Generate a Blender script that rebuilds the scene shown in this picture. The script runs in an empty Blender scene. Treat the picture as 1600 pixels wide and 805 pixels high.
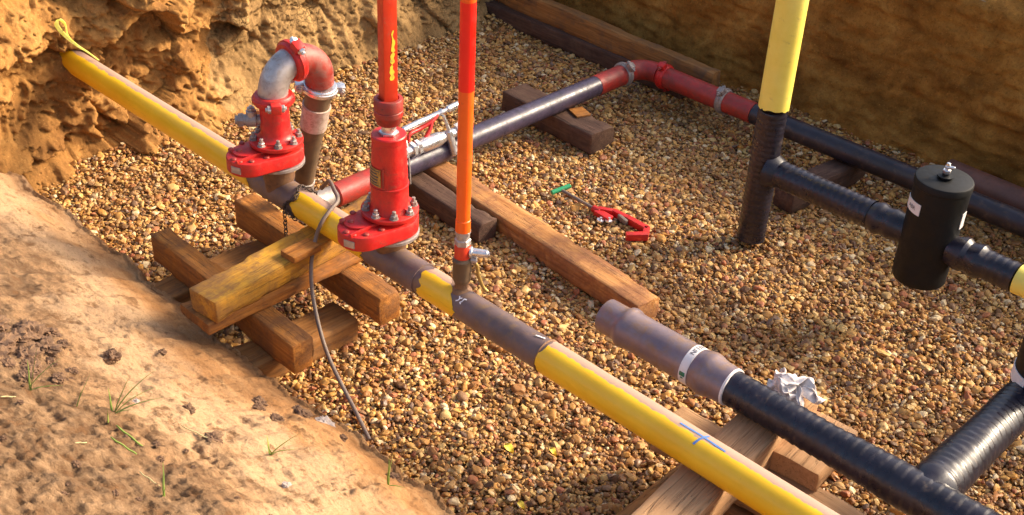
import bpy, bmesh, math, random
import numpy as np
from mathutils import Vector, Matrix, noise, Euler
R_ = math.radians
random.seed(7)
S = bpy.context.scene
COL = S.collection

# ------------------------------------------------------------------ camera
PITCH, ROLL, YAW, CAMH, FPX = R_(33.0), R_(-2.9), R_(47.0), 4.25, 1900.0
right0 = Vector((math.sin(YAW), math.cos(YAW), 0))
fh = Vector((-math.cos(YAW), math.sin(YAW), 0))
fwd = fh * math.cos(PITCH) + Vector((0, 0, -math.sin(PITCH)))
up0 = fh * math.sin(PITCH) + Vector((0, 0, math.cos(PITCH)))
Rv = right0 * math.cos(ROLL) - up0 * math.sin(ROLL)
Uv = right0 * math.sin(ROLL) + up0 * math.cos(ROLL)
cd = bpy.data.cameras.new('camera')
cam = bpy.data.objects.new('camera', cd)
COL.objects.link(cam)
cam.matrix_world = Matrix(((Rv.x, Uv.x, -fwd.x, 0), (Rv.y, Uv.y, -fwd.y, 0), (Rv.z, Uv.z, -fwd.z, CAMH), (0, 0, 0, 1)))
cd.sensor_width = 36
cd.lens = 36 * FPX / 1600
cd.clip_start = 0.05
cd.clip_end = 3000
S.camera = cam

# ------------------------------------------------------------------ light
SUN_EL = R_(30)
SUN_AZ = Vector((0.50, 0.866, 0)).normalized()
sdir = Vector((SUN_AZ.x * math.cos(SUN_EL), SUN_AZ.y * math.cos(SUN_EL), math.sin(SUN_EL)))
sl = bpy.data.lights.new('sun', 'SUN')
sl.energy = 3.4
sl.angle = R_(14)
sl.color = (1.0, 0.84, 0.61)
so = bpy.data.objects.new('sun', sl)
COL.objects.link(so)
so.location = (3, 12, 9)
so.rotation_euler = sdir.to_track_quat('Z', 'Y').to_euler()
W = bpy.data.worlds.new('World')
S.world = W
W.use_nodes = True
wn = W.node_tree
bg = wn.nodes['Background']
sky = wn.nodes.new('ShaderNodeTexSky')
sky.sky_type = 'NISHITA'
sky.sun_disc = False
sky.sun_elevation = SUN_EL
sky.sun_rotation = math.atan2(SUN_AZ.x, SUN_AZ.y)
sky.air_density = 1.0
sky.dust_density = 5.0
sky.ozone_density = 1.0
wn.links.new(sky.outputs[0], bg.inputs[0])
bg.inputs[1].default_value = 0.15
S.view_settings.view_transform = 'Standard'
S.view_settings.look = 'None'
S.view_settings.gamma = 1
S.view_settings.use_curve_mapping = False
S.view_settings.exposure = 1.0

# ------------------------------------------------------------------ materials
class NT:
    def __init__(s, name):
        s.m = bpy.data.materials.new(name)
        s.m.use_nodes = True
        s.t = s.m.node_tree
        s.b = s.t.nodes['Principled BSDF']
    def n(s, typ, **kw):
        nd = s.t.nodes.new('ShaderNode' + typ)
        for k, v in kw.items():
            setattr(nd, k, v)
        return nd
    def l(s, a, b):
        s.t.links.new(a, b)
    def put(s, sock, v):
        if hasattr(v, 'is_output') or isinstance(v, bpy.types.NodeSocket):
            s.l(v, sock)
        else:
            if isinstance(v, (tuple, list)) and len(v) == 3 and sock.type == 'RGBA':
                v = (*v, 1)
            sock.default_value = v
    def coord(s, kind='Object', scale=(1, 1, 1)):
        tc = s.n('TexCoord')
        mp = s.n('Mapping')
        mp.inputs['Scale'].default_value = scale
        s.l(tc.outputs[kind], mp.inputs[0])
        return mp.outputs[0]
    def pos(s, scale=(1, 1, 1)):
        g = s.n('NewGeometry')
        mp = s.n('Mapping')
        mp.inputs['Scale'].default_value = scale
        s.l(g.outputs['Position'], mp.inputs[0])
        return mp.outputs[0]
    def noise(s, vec, scale, detail=6, rough=.6, dist=0):
        nd = s.n('TexNoise')
        s.l(vec, nd.inputs['Vector'])
        nd.inputs['Scale'].default_value = scale
        nd.inputs['Detail'].default_value = detail
        nd.inputs['Roughness'].default_value = rough
        nd.inputs['Distortion'].default_value = dist
        return nd.outputs[0]
    def vor(s, vec, scale, feature='F1', out=0, rnd=1):
        nd = s.n('TexVoronoi', feature=feature)
        s.l(vec, nd.inputs['Vector'])
        nd.inputs['Scale'].default_value = scale
        nd.inputs['Randomness'].default_value = rnd
        return nd.outputs[out]
    def ramp(s, fac, stops, interp='LINEAR'):
        r = s.n('ValToRGB')
        r.color_ramp.interpolation = interp
        el = r.color_ramp.elements
        while len(el) < len(stops):
            el.new(0.5)
        for e, (p, c) in zip(el, stops):
            e.position = p
            e.color = (c, c, c, 1) if isinstance(c, (int, float)) else (*c, 1)
        s.put(r.inputs[0], fac)
        return r.outputs[0]
    def mix(s, fac, a, b, mode='MIX'):
        m = s.n('Mix', data_type='RGBA', blend_type=mode)
        s.put(m.inputs[0], fac)
        s.put(m.inputs[6], a)
        s.put(m.inputs[7], b)
        return m.outputs[2]
    def math(s, op, a, b=0.0, c=None, clamp=False):
        m = s.n('Math', operation=op, use_clamp=clamp)
        s.put(m.inputs[0], a)
        s.put(m.inputs[1], b)
        if c is not None:
            s.put(m.inputs[2], c)
        return m.outputs[0]
    def bump(s, h, strength=.3, dist=.01, prev=None):
        b = s.n('Bump')
        b.inputs['Strength'].default_value = strength
        b.inputs['Distance'].default_value = dist
        s.l(h, b.inputs['Height'])
        if prev is not None:
            s.l(prev, b.inputs['Normal'])
        return b.outputs[0]
    def done(s, col, rough=.6, metal=0, normal=None, coat=0, spec=None):
        s.put(s.b.inputs['Base Color'], col)
        s.put(s.b.inputs['Roughness'], rough)
        s.put(s.b.inputs['Metallic'], metal)
        if coat:
            s.b.inputs['Coat Weight'].default_value = coat
            s.b.inputs['Coat Roughness'].default_value = .15
        if spec is not None:
            s.b.inputs['Specular IOR Level'].default_value = spec
        if normal is not None:
            s.l(normal, s.b.inputs['Normal'])
        return s.m

def weathered(name, c, c2, rough=.5, metal=0.0, dirt=(.22, .13, .06), dirt_amt=.3, scale=9, chips=0.0, chipc=(.1, .06, .05), bumps=.15, coat=0):
    t = NT(name)
    v = t.coord()
    n1 = t.noise(v, scale, 7, .65)
    col = t.mix(t.ramp(n1, [(.35, 0), (.65, 1)]), c, c2)
    n2 = t.noise(v, scale * 2.3, 8, .7, .4)
    col = t.mix(t.ramp(n2, [(.62 - dirt_amt * .35, 0), (.74, .85)]), col, dirt)
    n3 = t.noise(v, scale * 5, 5, .6)
    if chips > 0:
        col = t.mix(t.ramp(n3, [(.72 - chips * .22, 0), (.74 - chips * .22, 1)]), col, chipc)
    rr = t.ramp(n2, [(.3, max(rough - .1, .05)), (.7, min(rough + .25, 1))])
    return t.done(col, rr, metal, t.bump(t.noise(v, scale * 8, 6, .7), bumps, .004, t.bump(n2, bumps, .006)), coat)

def wood(name, c1, c2, c3, dirt=(.16, .09, .04), dirt_amt=.35, rough=.8):
    t = NT(name)
    v = t.coord('Object', (1.3, 26, 26))
    v1 = t.coord('Object', (1, 1, 1))
    g = t.noise(v, 1.6, 7, .62, .6)
    g2 = t.noise(t.coord('Object', (4, 90, 90)), 1.0, 4, .6)
    col = t.ramp(g, [(.28, c1), (.5, c2), (.75, c3)])
    col = t.mix(t.ramp(g2, [(.35, .0), (.7, .22)]), col, c1, 'MULTIPLY')
    dn = t.noise(v1, 7, 8, .68, .3)
    col = t.mix(t.ramp(dn, [(.62 - dirt_amt * .35, 0), (.72, .9)]), col, dirt)
    if dirt_amt > .45:
        mud = t.math('MULTIPLY', t.ramp(t.noise(v1, 3.2, 7, .66, .8), [(.50, 0), (.56, .75)]), t.ramp(t.noise(v1, 30, 4, .6), [(.35, 1), (.6, .5)]))
        col = t.mix(mud, col, dirt)
    ck = t.noise(t.coord('Object', (.9, 30, 30)), 1.0, 3, .5, 1.2)
    crack = t.ramp(ck, [(.485, 1), (.5, 0), (.515, 1)])
    col = t.mix(t.math('MULTIPLY', t.math('SUBTRACT', 1, crack), .45), col, (.03, .018, .01))
    nrm = t.bump(g, .5, .006, t.bump(crack, .6, .006, t.bump(dn, .35, .008)))
    return t.done(col, rough, 0, nrm, spec=.3)

M = {}
M['yellow'] = None
def yellow_mat():
    t = NT('yellow_coating')
    v = t.coord()
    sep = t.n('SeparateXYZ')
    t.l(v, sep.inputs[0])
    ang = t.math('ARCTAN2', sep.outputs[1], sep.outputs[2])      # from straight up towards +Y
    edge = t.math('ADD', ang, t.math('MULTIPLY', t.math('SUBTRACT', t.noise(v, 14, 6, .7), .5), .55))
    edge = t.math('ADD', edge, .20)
    top_band = t.ramp(edge, [(.02, 0), (.08, 1)])  # ragged pale pink-grey band from the pipe's crown round towards +Y
    n1 = t.noise(v, 6, 6, .6)
    col = t.mix(t.ramp(n1, [(.35, 0), (.7, 1)]), (.82, .46, .012), (.87, .53, .020))
    n2 = t.noise(v, 22, 8, .7)
    col = t.mix(t.ramp(n2, [(.66, 0), (.72, .75)]), col, (.30, .14, .03))
    sc = t.noise(t.coord('Object', (3, 40, 40)), 1, 4, .7)
    col = t.mix(t.ramp(sc, [(.68, 0), (.72, .6)]), col, (.35, .18, .05))
    band_col = t.mix(n1, (.42, .27, .225), (.33, .205, .165))
    col = t.mix(t.math('MULTIPLY', top_band, .93), col, band_col)
    rr = t.mix(top_band, (.36, .36, .36), (.6, .6, .6))
    return t.done(col, rr, 0, t.bump(n2, .12, .004), spec=.5)
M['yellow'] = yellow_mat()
M['yellow2'] = weathered('yellow_sleeve_plastic', (.80, .62, .09), (.86, .70, .14), .4, 0, (.42, .30, .08), .05, 5)
M['steel_tape'] = weathered('grey_brown_coating', (.105, .07, .066), (.16, .105, .10), .42, 0, (.25, .14, .05), .35, 7)
M['rusty'] = weathered('rusty_weld', (.16, .08, .045), (.24, .12, .05), .6, .2, (.07, .04, .03), .4, 10, bumps=.4)
M['brown_grey'] = weathered('bare_coupling_steel', (.17, .125, .145), (.25, .185, .19), .34, .35, (.26, .14, .05), .4, 6)
def tape_mat(name, c, c2, rough, dirt_amt):
    return weathered(name, c, c2, rough, 0, (.12, .075, .05), dirt_amt, 7, bumps=.12)
M['tape'] = tape_mat('black_wrap_tape', (.009, .007, .012), (.019, .015, .025), .27, .06)
M['tape_dull'] = tape_mat('black_pipe_paint', (.012, .010, .015), (.026, .020, .028), .34, .25)
M['navy'] = weathered('dark_pipe_scuffed', (.035, .028, .05), (.075, .055, .09), .3, 0, (.02, .012, .02), .5, 12, chips=.25, chipc=(.02, .012, .012))
M['black'] = weathered('black_canister_paint', (.0025, .0025, .003), (.004, .004, .005), .5, 0, (.02, .014, .012), .03, 6)
M['black'].node_tree.nodes['Principled BSDF'].inputs['Specular IOR Level'].default_value = .3
M['red'] = weathered('red_paint', (.46, .008, .010), (.60, .020, .012), .38, 0, (.24, .05, .025), .30, 9, chips=.16, chipc=(.20, .05, .03), bumps=.25)
M['red_dull'] = weathered('dull_red_paint', (.27, .018, .014), (.42, .035, .022), .42, 0, (.13, .05, .035), .5, 8, chips=.25, chipc=(.09, .03, .02))
M['red_stem'] = weathered('orange_red_bar_paint', (.60, .030, .007), (.68, .050, .010), .42, 0, (.40, .12, .05), .08, 8)
M['orange'] = weathered('fluorescent_orange', (.90, .10, .004), (.95, .13, .006), .35, 0, (.6, .1, .02), .0, 5)
M['hotred'] = weathered('fluorescent_red', (.90, .010, .004), (.95, .016, .006), .35, 0, (.6, .02, .02), .0, 5)
M['galv'] = weathered('galvanised_steel', (.36, .32, .31), (.56, .50, .47), .42, .65, (.24, .15, .10), .4, 9, bumps=.25)
M['cast'] = weathered('grey_cast_iron', (.27, .235, .22), (.36, .31, .28), .45, .4, (.20, .12, .07), .35, 12, bumps=.4)
M['silver'] = weathered('bright_steel', (.62, .60, .60), (.74, .72, .72), .25, .9, (.3, .2, .14), .05, 12)
M['dirty_pipe'] = weathered('muddy_dark_pipe', (.10, .062, .035), (.16, .10, .055), .6, .1, (.22, .13, .06), .5, 8)
M['band'] = weathered('dusty_pale_band', (.42, .32, .26), (.52, .40, .33), .6, 0, (.16, .07, .035), .45, 14)
M['rustpipe'] = weathered('rust_brown_pipe', (.12, .045, .03), (.17, .065, .04), .5, 0, (.08, .04, .03), .3, 8)
M['brass'] = weathered('brass_plate', (.42, .26, .07), (.5, .33, .10), .45, .6, (.12, .07, .03), .5, 30)
M['white'] = weathered('white_label', (.66, .62, .60), (.74, .70, .68), .5, 0, (.5, .42, .36), .1, 20)
M['ink'] = weathered('dark_ink', (.03, .03, .05), (.05, .05, .07), .6)
M['green'] = weathered('green_grip', (.02, .28, .11), (.03, .36, .15), .4, 0, (.1, .1, .05), .1)
M['green_ink'] = weathered('green_print', (.02, .16, .09), (.03, .2, .1), .5)
M['blue'] = weathered('blue_spray_paint', (.06, .15, .42), (.10, .22, .5), .6, 0, (.3, .3, .4), .1, 30)
M['yellow_paint'] = weathered('yellow_paint_marker', (.85, .62, .03), (.9, .7, .05), .6)
M['white_paint'] = weathered('white_paint_marker', (.8, .78, .8), (.85, .83, .85), .6)
M['ribbon'] = weathered('yellow_ribbon', (.80, .76, .05), (.88, .86, .25), .5, 0, (.25, .3, .03), .25, 40)
M['cable'] = weathered('brown_grey_hose', (.14, .10, .085), (.20, .15, .12), .5, 0, (.28, .17, .08), .3, 14)
M['chain'] = weathered('oily_chain', (.06, .045, .04), (.10, .075, .06), .45, .6, (.2, .12, .06), .3, 20)
M['rag'] = weathered('grubby_white_cloth', (.70, .60, .54), (.80, .72, .68), .85, 0, (.34, .22, .16), .35, 16)
M['clod'] = weathered('dark_mud', (.13, .066, .036), (.23, .13, .07), .9, 0, (.30, .17, .08), .3, 16, bumps=.8)
M['stone'] = weathered('pale_stone', (.42, .34, .30), (.52, .44, .38), .7, 0, (.3, .18, .1), .3, 16)
M['grass'] = weathered('grass_blade', (.20, .30, .04), (.34, .42, .09), .6, 0, (.38, .34, .12), .2, 9)
M['straw'] = weathered('dry_straw', (.50, .42, .20), (.42, .36, .18), .7)
M['leaf'] = weathered('yellow_leaf', (.78, .60, .06), (.7, .5, .05), .6)
W1 = wood('orange_sleeper_wood', (.26, .088, .016), (.43, .165, .030), (.54, .24, .055), (.17, .075, .03), .5)
W2 = wood('golden_sleeper_wood', (.46, .20, .016), (.68, .34, .030), (.74, .42, .06), (.20, .095, .045), .72)
W3 = wood('brown_sleeper_wood', (.20, .080, .022), (.33, .145, .040), (.42, .21, .07), (.14, .08, .045), .4)
W4 = wood('dark_creosoted_wood', (.05, .026, .018), (.09, .045, .030), (.15, .08, .055), (.14, .08, .05), .4)
W5 = wood('dusty_sleeper_wood', (.34, .18, .085), (.46, .26, .13), (.54, .33, .18), (.40, .23, .115), .7)
W6 = wood('reddish_sleeper_wood', (.34, .13, .035), (.50, .235, .075), (.60, .33, .14), (.22, .09, .045), .5)

# soils
def soil(name, c1, c2, c3, cracks=.0, scale=1.0, crackc=(.05, .03, .015), bumpd=.03):
    t = NT(name)
    v = t.pos((scale, scale, scale))
    n1 = t.noise(v, 1.6, 8, .62, .4)
    n2 = t.noise(v, 7, 9, .7)
    n3 = t.noise(v, 38, 8, .72)
    col = t.ramp(n1, [(.34, c1), (.5, c2), (.66, c3)])
    col = t.mix(t.ramp(n2, [(.35, .5), (.62, 0)]), col, c1)
    col = t.mix(t.ramp(n3, [(.33, .6), (.5, 0)]), col, tuple(x * .55 for x in c1))
    col = t.mix(t.ramp(t.noise(v, 60, 4, .6), [(.62, 0), (.7, .5)]), col, tuple(min(1, x * 1.35) for x in c3))
    h = t.bump(n3, .7, bumpd * .35, t.bump(n2, .7, bumpd))
    if cracks > 0:
        wv = t.n('VectorMath', operation='ADD')
        t.l(v, wv.inputs[0])
        nz = t.n('TexNoise')
        t.l(v, nz.inputs['Vector'])
        nz.inputs['Scale'].default_value = 3
        sc = t.n('VectorMath', operation='SCALE')
        t.l(nz.outputs[1], sc.inputs[0])
        sc.inputs['Scale'].default_value = .09
        t.l(sc.outputs[0], wv.inputs[1])
        vd = t.vor(wv.outputs[0], 6.5, 'DISTANCE_TO_EDGE', 0)
        vd2 = t.vor(wv.outputs[0], 17, 'DISTANCE_TO_EDGE', 0)
        gate = t.ramp(t.noise(v, 1.7, 3, .5), [(.42, 0), (.58, 1)])
        ck = t.ramp(vd, [(.0, 1), (.022, 0)])
        ck2 = t.math('MULTIPLY', t.ramp(vd2, [(.0, 1), (.03, 0)]), gate)
        cc = t.math('MULTIPLY', t.math('MAXIMUM', t.math('MULTIPLY', ck, gate), ck2), cracks, clamp=True)
        col = t.mix(cc, col, crackc)
        inv = t.math('SUBTRACT', 1, cc)
        h = t.bump(inv, 1, .03, h)
    return t.done(col, .92, 0, h, spec=.15)
M['clay'] = soil('orange_clay', (.22, .10, .030), (.40, .195, .055), (.54, .30, .10), .0)
M['clay_grey'] = soil('brown_cracked_clay', (.20, .115, .045), (.34, .20, .08), (.50, .30, .12), .35)
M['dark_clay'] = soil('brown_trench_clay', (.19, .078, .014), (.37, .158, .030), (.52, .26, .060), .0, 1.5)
M['bedsoil'] = soil('sandy_subsoil', (.20, .11, .045), (.30, .17, .07), (.38, .22, .09))
M['topsoil'] = soil('grey_brown_topsoil', (.25, .16, .09), (.36, .24, .13), (.42, .30, .17))
def bank_mat():
    t = NT('sandy_bank_soil')
    v = t.pos()
    sep = t.n('SeparateXYZ')
    t.l(v, sep.inputs[0])
    n0 = t.noise(v, .9, 6, .6, .6)
    n1 = t.noise(t.pos((1.0, 3.2, 3.2)), 2.2, 9, .66, .5)
    n2 = t.noise(v, 9, 9, .7)
    n3 = t.noise(v, 45, 8, .72)
    sand = t.ramp(n1, [(.32, (.29, .135, .052)), (.5, (.42, .215, .09)), (.68, (.51, .30, .145))])
    # band of dry pale sand half way up the slope, darker loam higher up
    yy = t.math('ADD', sep.outputs[1], t.math('MULTIPLY', t.math('SUBTRACT', n0, .5), 1.5))
    yy = t.math('ADD', yy, t.math('MULTIPLY', sep.outputs[0], .055))
    pale = t.ramp(t.math('MULTIPLY', yy, .333), [(.55, 0), (.63, .75), (.72, .7), (.80, 0)])
    col = t.mix(pale, sand, (.56, .37, .215))
    loam = t.ramp(n2, [(.35, (.12, .066, .036)), (.5, (.22, .130, .070)), (.66, (.36, .225, .125))])
    lm = t.ramp(t.math('ADD', t.math('MULTIPLY', yy, .333), t.math('MULTIPLY', t.math('SUBTRACT', n2, .5), .35)), [(.55, 1), (.66, 0)])
    col = t.mix(lm, col, loam)
    col = t.mix(t.ramp(n3, [(.32, .55), (.46, 0)]), col, (.20, .11, .06))
    col = t.mix(t.ramp(n2, [(.36, .8), (.45, 0)]), col, (.20, .10, .045))
    n4 = t.noise(v, 110, 6, .7)
    col = t.mix(t.ramp(n4, [(.36, .5), (.46, 0)]), col, (.17, .095, .045))
    h = t.bump(n4, .6, .005, t.bump(n3, .8, .013, t.bump(n2, .8, .028, t.bump(n1, .5, .04))))
    return t.done(col, .93, 0, h, spec=.12)
M['bank'] = bank_mat()
def pebble_mat():
    t = NT('river_pebbles')
    oi = t.n('ObjectInfo')
    r = oi.outputs['Random']
    st = [(0, (.09, .035, .012)), (.09, (.28, .11, .022)), (.20, (.50, .24, .055)), (.31, (.62, .33, .08)), (.42, (.70, .44, .14)),
          (.52, (.36, .13, .025)), (.60, (.70, .46, .17)), (.67, (.22, .115, .055)), (.73, (.38, .11, .045)), (.79, (.52, .29, .10)), (.85, (.62, .29, .05)), (.91, (.84, .66, .38)), (.965, (.16, .10, .075))]
    col = t.ramp(r, st, 'CONSTANT')
    v = t.coord('Object', (1, 1, 1))
    n = t.noise(t.pos(), 55, 5, .65)
    col = t.mix(t.ramp(n, [(.35, .55), (.6, 0)]), col, (.32, .17, .07))
    col = t.mix(t.ramp(t.noise(t.pos(), 1.1, 4, .6), [(.38, .45), (.58, 0)]), col, (.24, .12, .035))
    rr = t.ramp(t.math('FRACT', t.math('MULTIPLY', r, 37.7)), [(0, .38), (1, .75)])
    return t.done(col, rr, 0, t.bump(n, .25, .004), spec=.4)
M['pebble'] = pebble_mat()

# ------------------------------------------------------------------ object helpers
def thing(name, label, cat, loc, group=None):
    o = bpy.data.objects.new(name, None)
    o.empty_display_size = .1
    COL.objects.link(o)
    o.location = loc
    o['label'] = label
    o['category'] = cat
    if group:
        o['group'] = group
    o['_t'] = 1
    del o['_t']
    return o
WLOC = {}
def finish(bm, name, mat, parent=None, origin=None, sharp=38, label=None):
    """bm in WORLD coordinates; becomes ONE mesh object with its origin at `origin` (default: its thing's)"""
    if origin is None:
        origin = WLOC[parent.name] if parent is not None else Vector((0, 0, 0))
    origin = Vector(origin)
    bmesh.ops.recalc_face_normals(bm, faces=bm.faces)
    for f in bm.faces:
        f.smooth = True
    for e in bm.edges:
        if len(e.link_faces) == 2:
            if e.calc_face_angle(0) > R_(sharp):
                e.smooth = False
    bm.transform(Matrix.Translation(-origin))
    me = bpy.data.meshes.new(name)
    bm.to_mesh(me)
    bm.free()
    mats = mat if isinstance(mat, list) else [mat]
    for m in mats:
        me.materials.append(m)
    o = bpy.data.objects.new(name, me)
    COL.objects.link(o)
    if parent is not None:
        o.parent = parent
        o.location = origin - WLOC[parent.name]
    else:
        o.location = origin
    WLOC[o.name] = origin
    if label:
        o['label'] = label
    return o
def T(name, label, cat, loc, group=None):
    o = thing(name, label, cat, loc, group)
    WLOC[o.name] = Vector(loc)
    return o
def solo(bm, name, mat, label, cat, origin, group=None, sharp=38):
    o = finish(bm, name, mat, None, origin, sharp)
    o['label'] = label
    o['category'] = cat
    if group:
        o['group'] = group
    return o
def structure(o):
    o['kind'] = 'structure'
    return o
def frame(d):
    d = Vector(d).normalized()
    a = Vector((0, 0, 1)) if abs(d.z) < .9 else Vector((1, 0, 0))
    u = d.cross(a).normalized()
    v = d.cross(u).normalized()
    return d, u, v
def lathe(bm, p0, d, prof, seg=32, rfun=None, cap=True):
    """prof = [(t, r)...] along d from p0"""
    d, u, v = frame(d)
    p0 = Vector(p0)
    rings = []
    for t, r in prof:
        ring = []
        for i in range(seg):
            a = 2 * math.pi * i / seg
            rr = r + (rfun(t, a) if rfun else 0)
            ring.append(bm.verts.new(p0 + d * t + (u * math.cos(a) + v * math.sin(a)) * rr))
        rings.append(ring)
    for A, B in zip(rings, rings[1:]):
        for i in range(seg):
            j = (i + 1) % seg
            bm.faces.new((A[i], A[j], B[j], B[i]))
    if cap:
        bm.faces.new(rings[0][::-1])
        bm.faces.new(rings[-1])
    return rings
def cyl(bm, p0, p1, r0, r1=None, seg=24, bev=0):
    p0, p1 = Vector(p0), Vector(p1)
    L = (p1 - p0).length
    r1 = r0 if r1 is None else r1
    if bev:
        prof = [(0, r0 - bev), (bev, r0), (L - bev, r1), (L, r1 - bev)]
    else:
        prof = [(0, r0), (L, r1)]
    lathe(bm, p0, p1 - p0, prof, seg)
def smooth_path(pts, n=8):
    P = [Vector(p) for p in pts]
    out = []
    for i in range(len(P) - 1):
        a, b, c, d = P[max(i - 1, 0)], P[i], P[i + 1], P[min(i + 2, len(P) - 1)]
        for k in range(n):
            t = k / n
            out.append(.5 * ((2 * b) + (c - a) * t + (2 * a - 5 * b + 4 * c - d) * t * t + (3 * b - a - 3 * c + d) * t ** 3))
    out.append(P[-1])
    return out
def tube(bm, pts, r, seg=16, cap=True):
    """parallel-transported tube through pts; r number or list"""
    P = [Vector(p) for p in pts]
    n = len(P)
    rs = r if isinstance(r, (list, tuple)) else [r] * n
    tan = [(P[min(i + 1, n - 1)] - P[max(i - 1, 0)]).normalized() for i in range(n)]
    _, u, _ = frame(tan[0])
    rings = []
    for i in range(n):
        u = (u - tan[i] * u.dot(tan[i])).normalized()
        w = tan[i].cross(u)
        rings.append([bm.verts.new(P[i] + (u * math.cos(2 * math.pi * k / seg) + w * math.sin(2 * math.pi * k / seg)) * rs[i]) for k in range(seg)])
    for A, B in zip(rings, rings[1:]):
        for k in range(seg):
            j = (k + 1) % seg
            bm.faces.new((A[k], A[j], B[j], B[k]))
    if cap:
        bm.faces.new(rings[0][::-1])
        bm.faces.new(rings[-1])
def box(bm, c, size, rot=None, bev=.002):
    m = Matrix.Translation(Vector(c)) @ (rot.to_4x4() if rot else Matrix.Identity(4)) @ Matrix.Diagonal((*size, 1))
    g = bmesh.ops.create_cube(bm, size=1, matrix=m)
    if bev:
        es = set()
        for v in g['verts']:
            es.update(v.link_edges)
        bmesh.ops.bevel(bm, geom=list(es), offset=bev, segments=2, affect='EDGES', profile=.6)
def prism(bm, outline, z0, z1, bev=.006):
    """outline: list of (x,y) world, extruded z0..z1, rims bevelled"""
    n = len(outline)
    cx = sum(p[0] for p in outline) / n
    cy = sum(p[1] for p in outline) / n
    def ring(z, ins):
        out = []
        for i in range(n):
            p = Vector(outline[i])
            t = (Vector(outline[(i + 1) % n]) - Vector(outline[i - 1])).normalized()
            nr = Vector((t.y, -t.x))
            if nr.dot(p - Vector((cx, cy))) < 0:
                nr = -nr
            q = p - nr * ins
            out.append(bm.verts.new((q.x, q.y, z)))
        return out
    rs = [ring(z0, bev), ring(z0 + bev, 0), ring(z1 - bev, 0), ring(z1 - bev * .3, bev * .3), ring(z1, bev)]
    for A, B in zip(rs, rs[1:]):
        for i in range(n):
            j = (i + 1) % n
            bm.faces.new((A[i], A[j], B[j], B[i]))
    bm.faces.new(rs[0][::-1])
    bm.faces.new(rs[-1])
def hexnut(bm, p, d, r, h, a0=0.0):
    d, u, v = frame(d)
    p = Vector(p)
    rings = []
    for t, s in ((0, .94), (h * .12, 1), (h * .88, 1), (h, .9)):
        rings.append([bm.verts.new(p + d * t + (u * math.cos(a0 + i * math.pi / 3) + v * math.sin(a0 + i * math.pi / 3)) * r * s) for i in range(6)])
    for A, B in zip(rings, rings[1:]):
        for i in range(6):
            j = (i + 1) % 6
            bm.faces.new((A[i], A[j], B[j], B[i]))
    bm.faces.new(rings[0][::-1])
    bm.faces.new(rings[-1])
def stud(bm, p, d, r=.014, h=.018, sr=.008, sh=.022):
    d = Vector(d).normalized()
    p = Vector(p)
    cyl(bm, p, p + d * .003, r * 1.25, seg=14)
    hexnut(bm, p + d * .003, d, r, h, random.random())
    cyl(bm, p + d * (.003 + h), p + d * (.003 + h + sh), sr, seg=10, bev=.0015)
def patch_on_cyl(bm, p0, d, refdir, rad, s0, s1, a0, a1, off=.0015, ns=1, na=12):
    """a thin sheet of real thickness on a cylinder; angle measured from refdir"""
    d = Vector(d).normalized()
    u = Vector(refdir)
    u = (u - d * u.dot(d)).normalized()
    v = d.cross(u)
    p0 = Vector(p0)
    grid = []
    for lay in (off, 0.0002):
        g = []
        for i in range(ns + 1):
            s = s0 + (s1 - s0) * i / ns
            g.append([bm.verts.new(p0 + d * s + (u * math.cos(a) + v * math.sin(a)) * (rad + lay)) for a in [a0 + (a1 - a0) * k / na for k in range(na + 1)]])
        grid.append(g)
    t, b = grid
    for i in range(ns):
        for k in range(na):
            bm.faces.new((t[i][k], t[i + 1][k], t[i + 1][k + 1], t[i][k + 1]))
    for k in range(na):
        bm.faces.new((t[0][k], t[0][k + 1], b[0][k + 1], b[0][k]))
        bm.faces.new((t[ns][k], b[ns][k], b[ns][k + 1], t[ns][k + 1]))
    for i in range(ns):
        bm.faces.new((t[i][0], b[i][0], b[i + 1][0], t[i + 1][0]))
        bm.faces.new((t[i][na], t[i + 1][na], b[i + 1][na], b[i][na]))
def stroke_on_cyl(bm, p0, d, refdir, rad, pts, w, off=.0016):
    """hand-painted stroke: pts = [(s, arc_len)], w = width"""
    d = Vector(d).normalized()
    u = Vector(refdir)
    u = (u - d * u.dot(d)).normalized()
    v = d.cross(u)
    p0 = Vector(p0)
    dense = []
    for (s0, q0), (s1, q1) in zip(pts, pts[1:]):
        for k in range(8):
            t = k / 8
            dense.append(Vector((s0 + (s1 - s0) * t, q0 + (q1 - q0) * t)))
    dense.append(Vector(pts[-1]))
    prev = None
    for i, p in enumerate(dense):
        tn = (dense[min(i + 1, len(dense) - 1)] - dense[max(i - 1, 0)]).normalized()
        nn = Vector((-tn.y, tn.x)) * w * .5 * (1 + .35 * (random.random() - .5))
        row = []
        for q in (p + nn, p, p - nn):
            a = q.y / rad
            row.append(bm.verts.new(p0 + d * q.x + (u * math.cos(a) + v * math.sin(a)) * (rad + off)))
        if prev:
            bm.faces.new((prev[0], row[0], row[1], prev[1]))
            bm.faces.new((prev[1], row[1], row[2], prev[2]))
        prev = row
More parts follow.
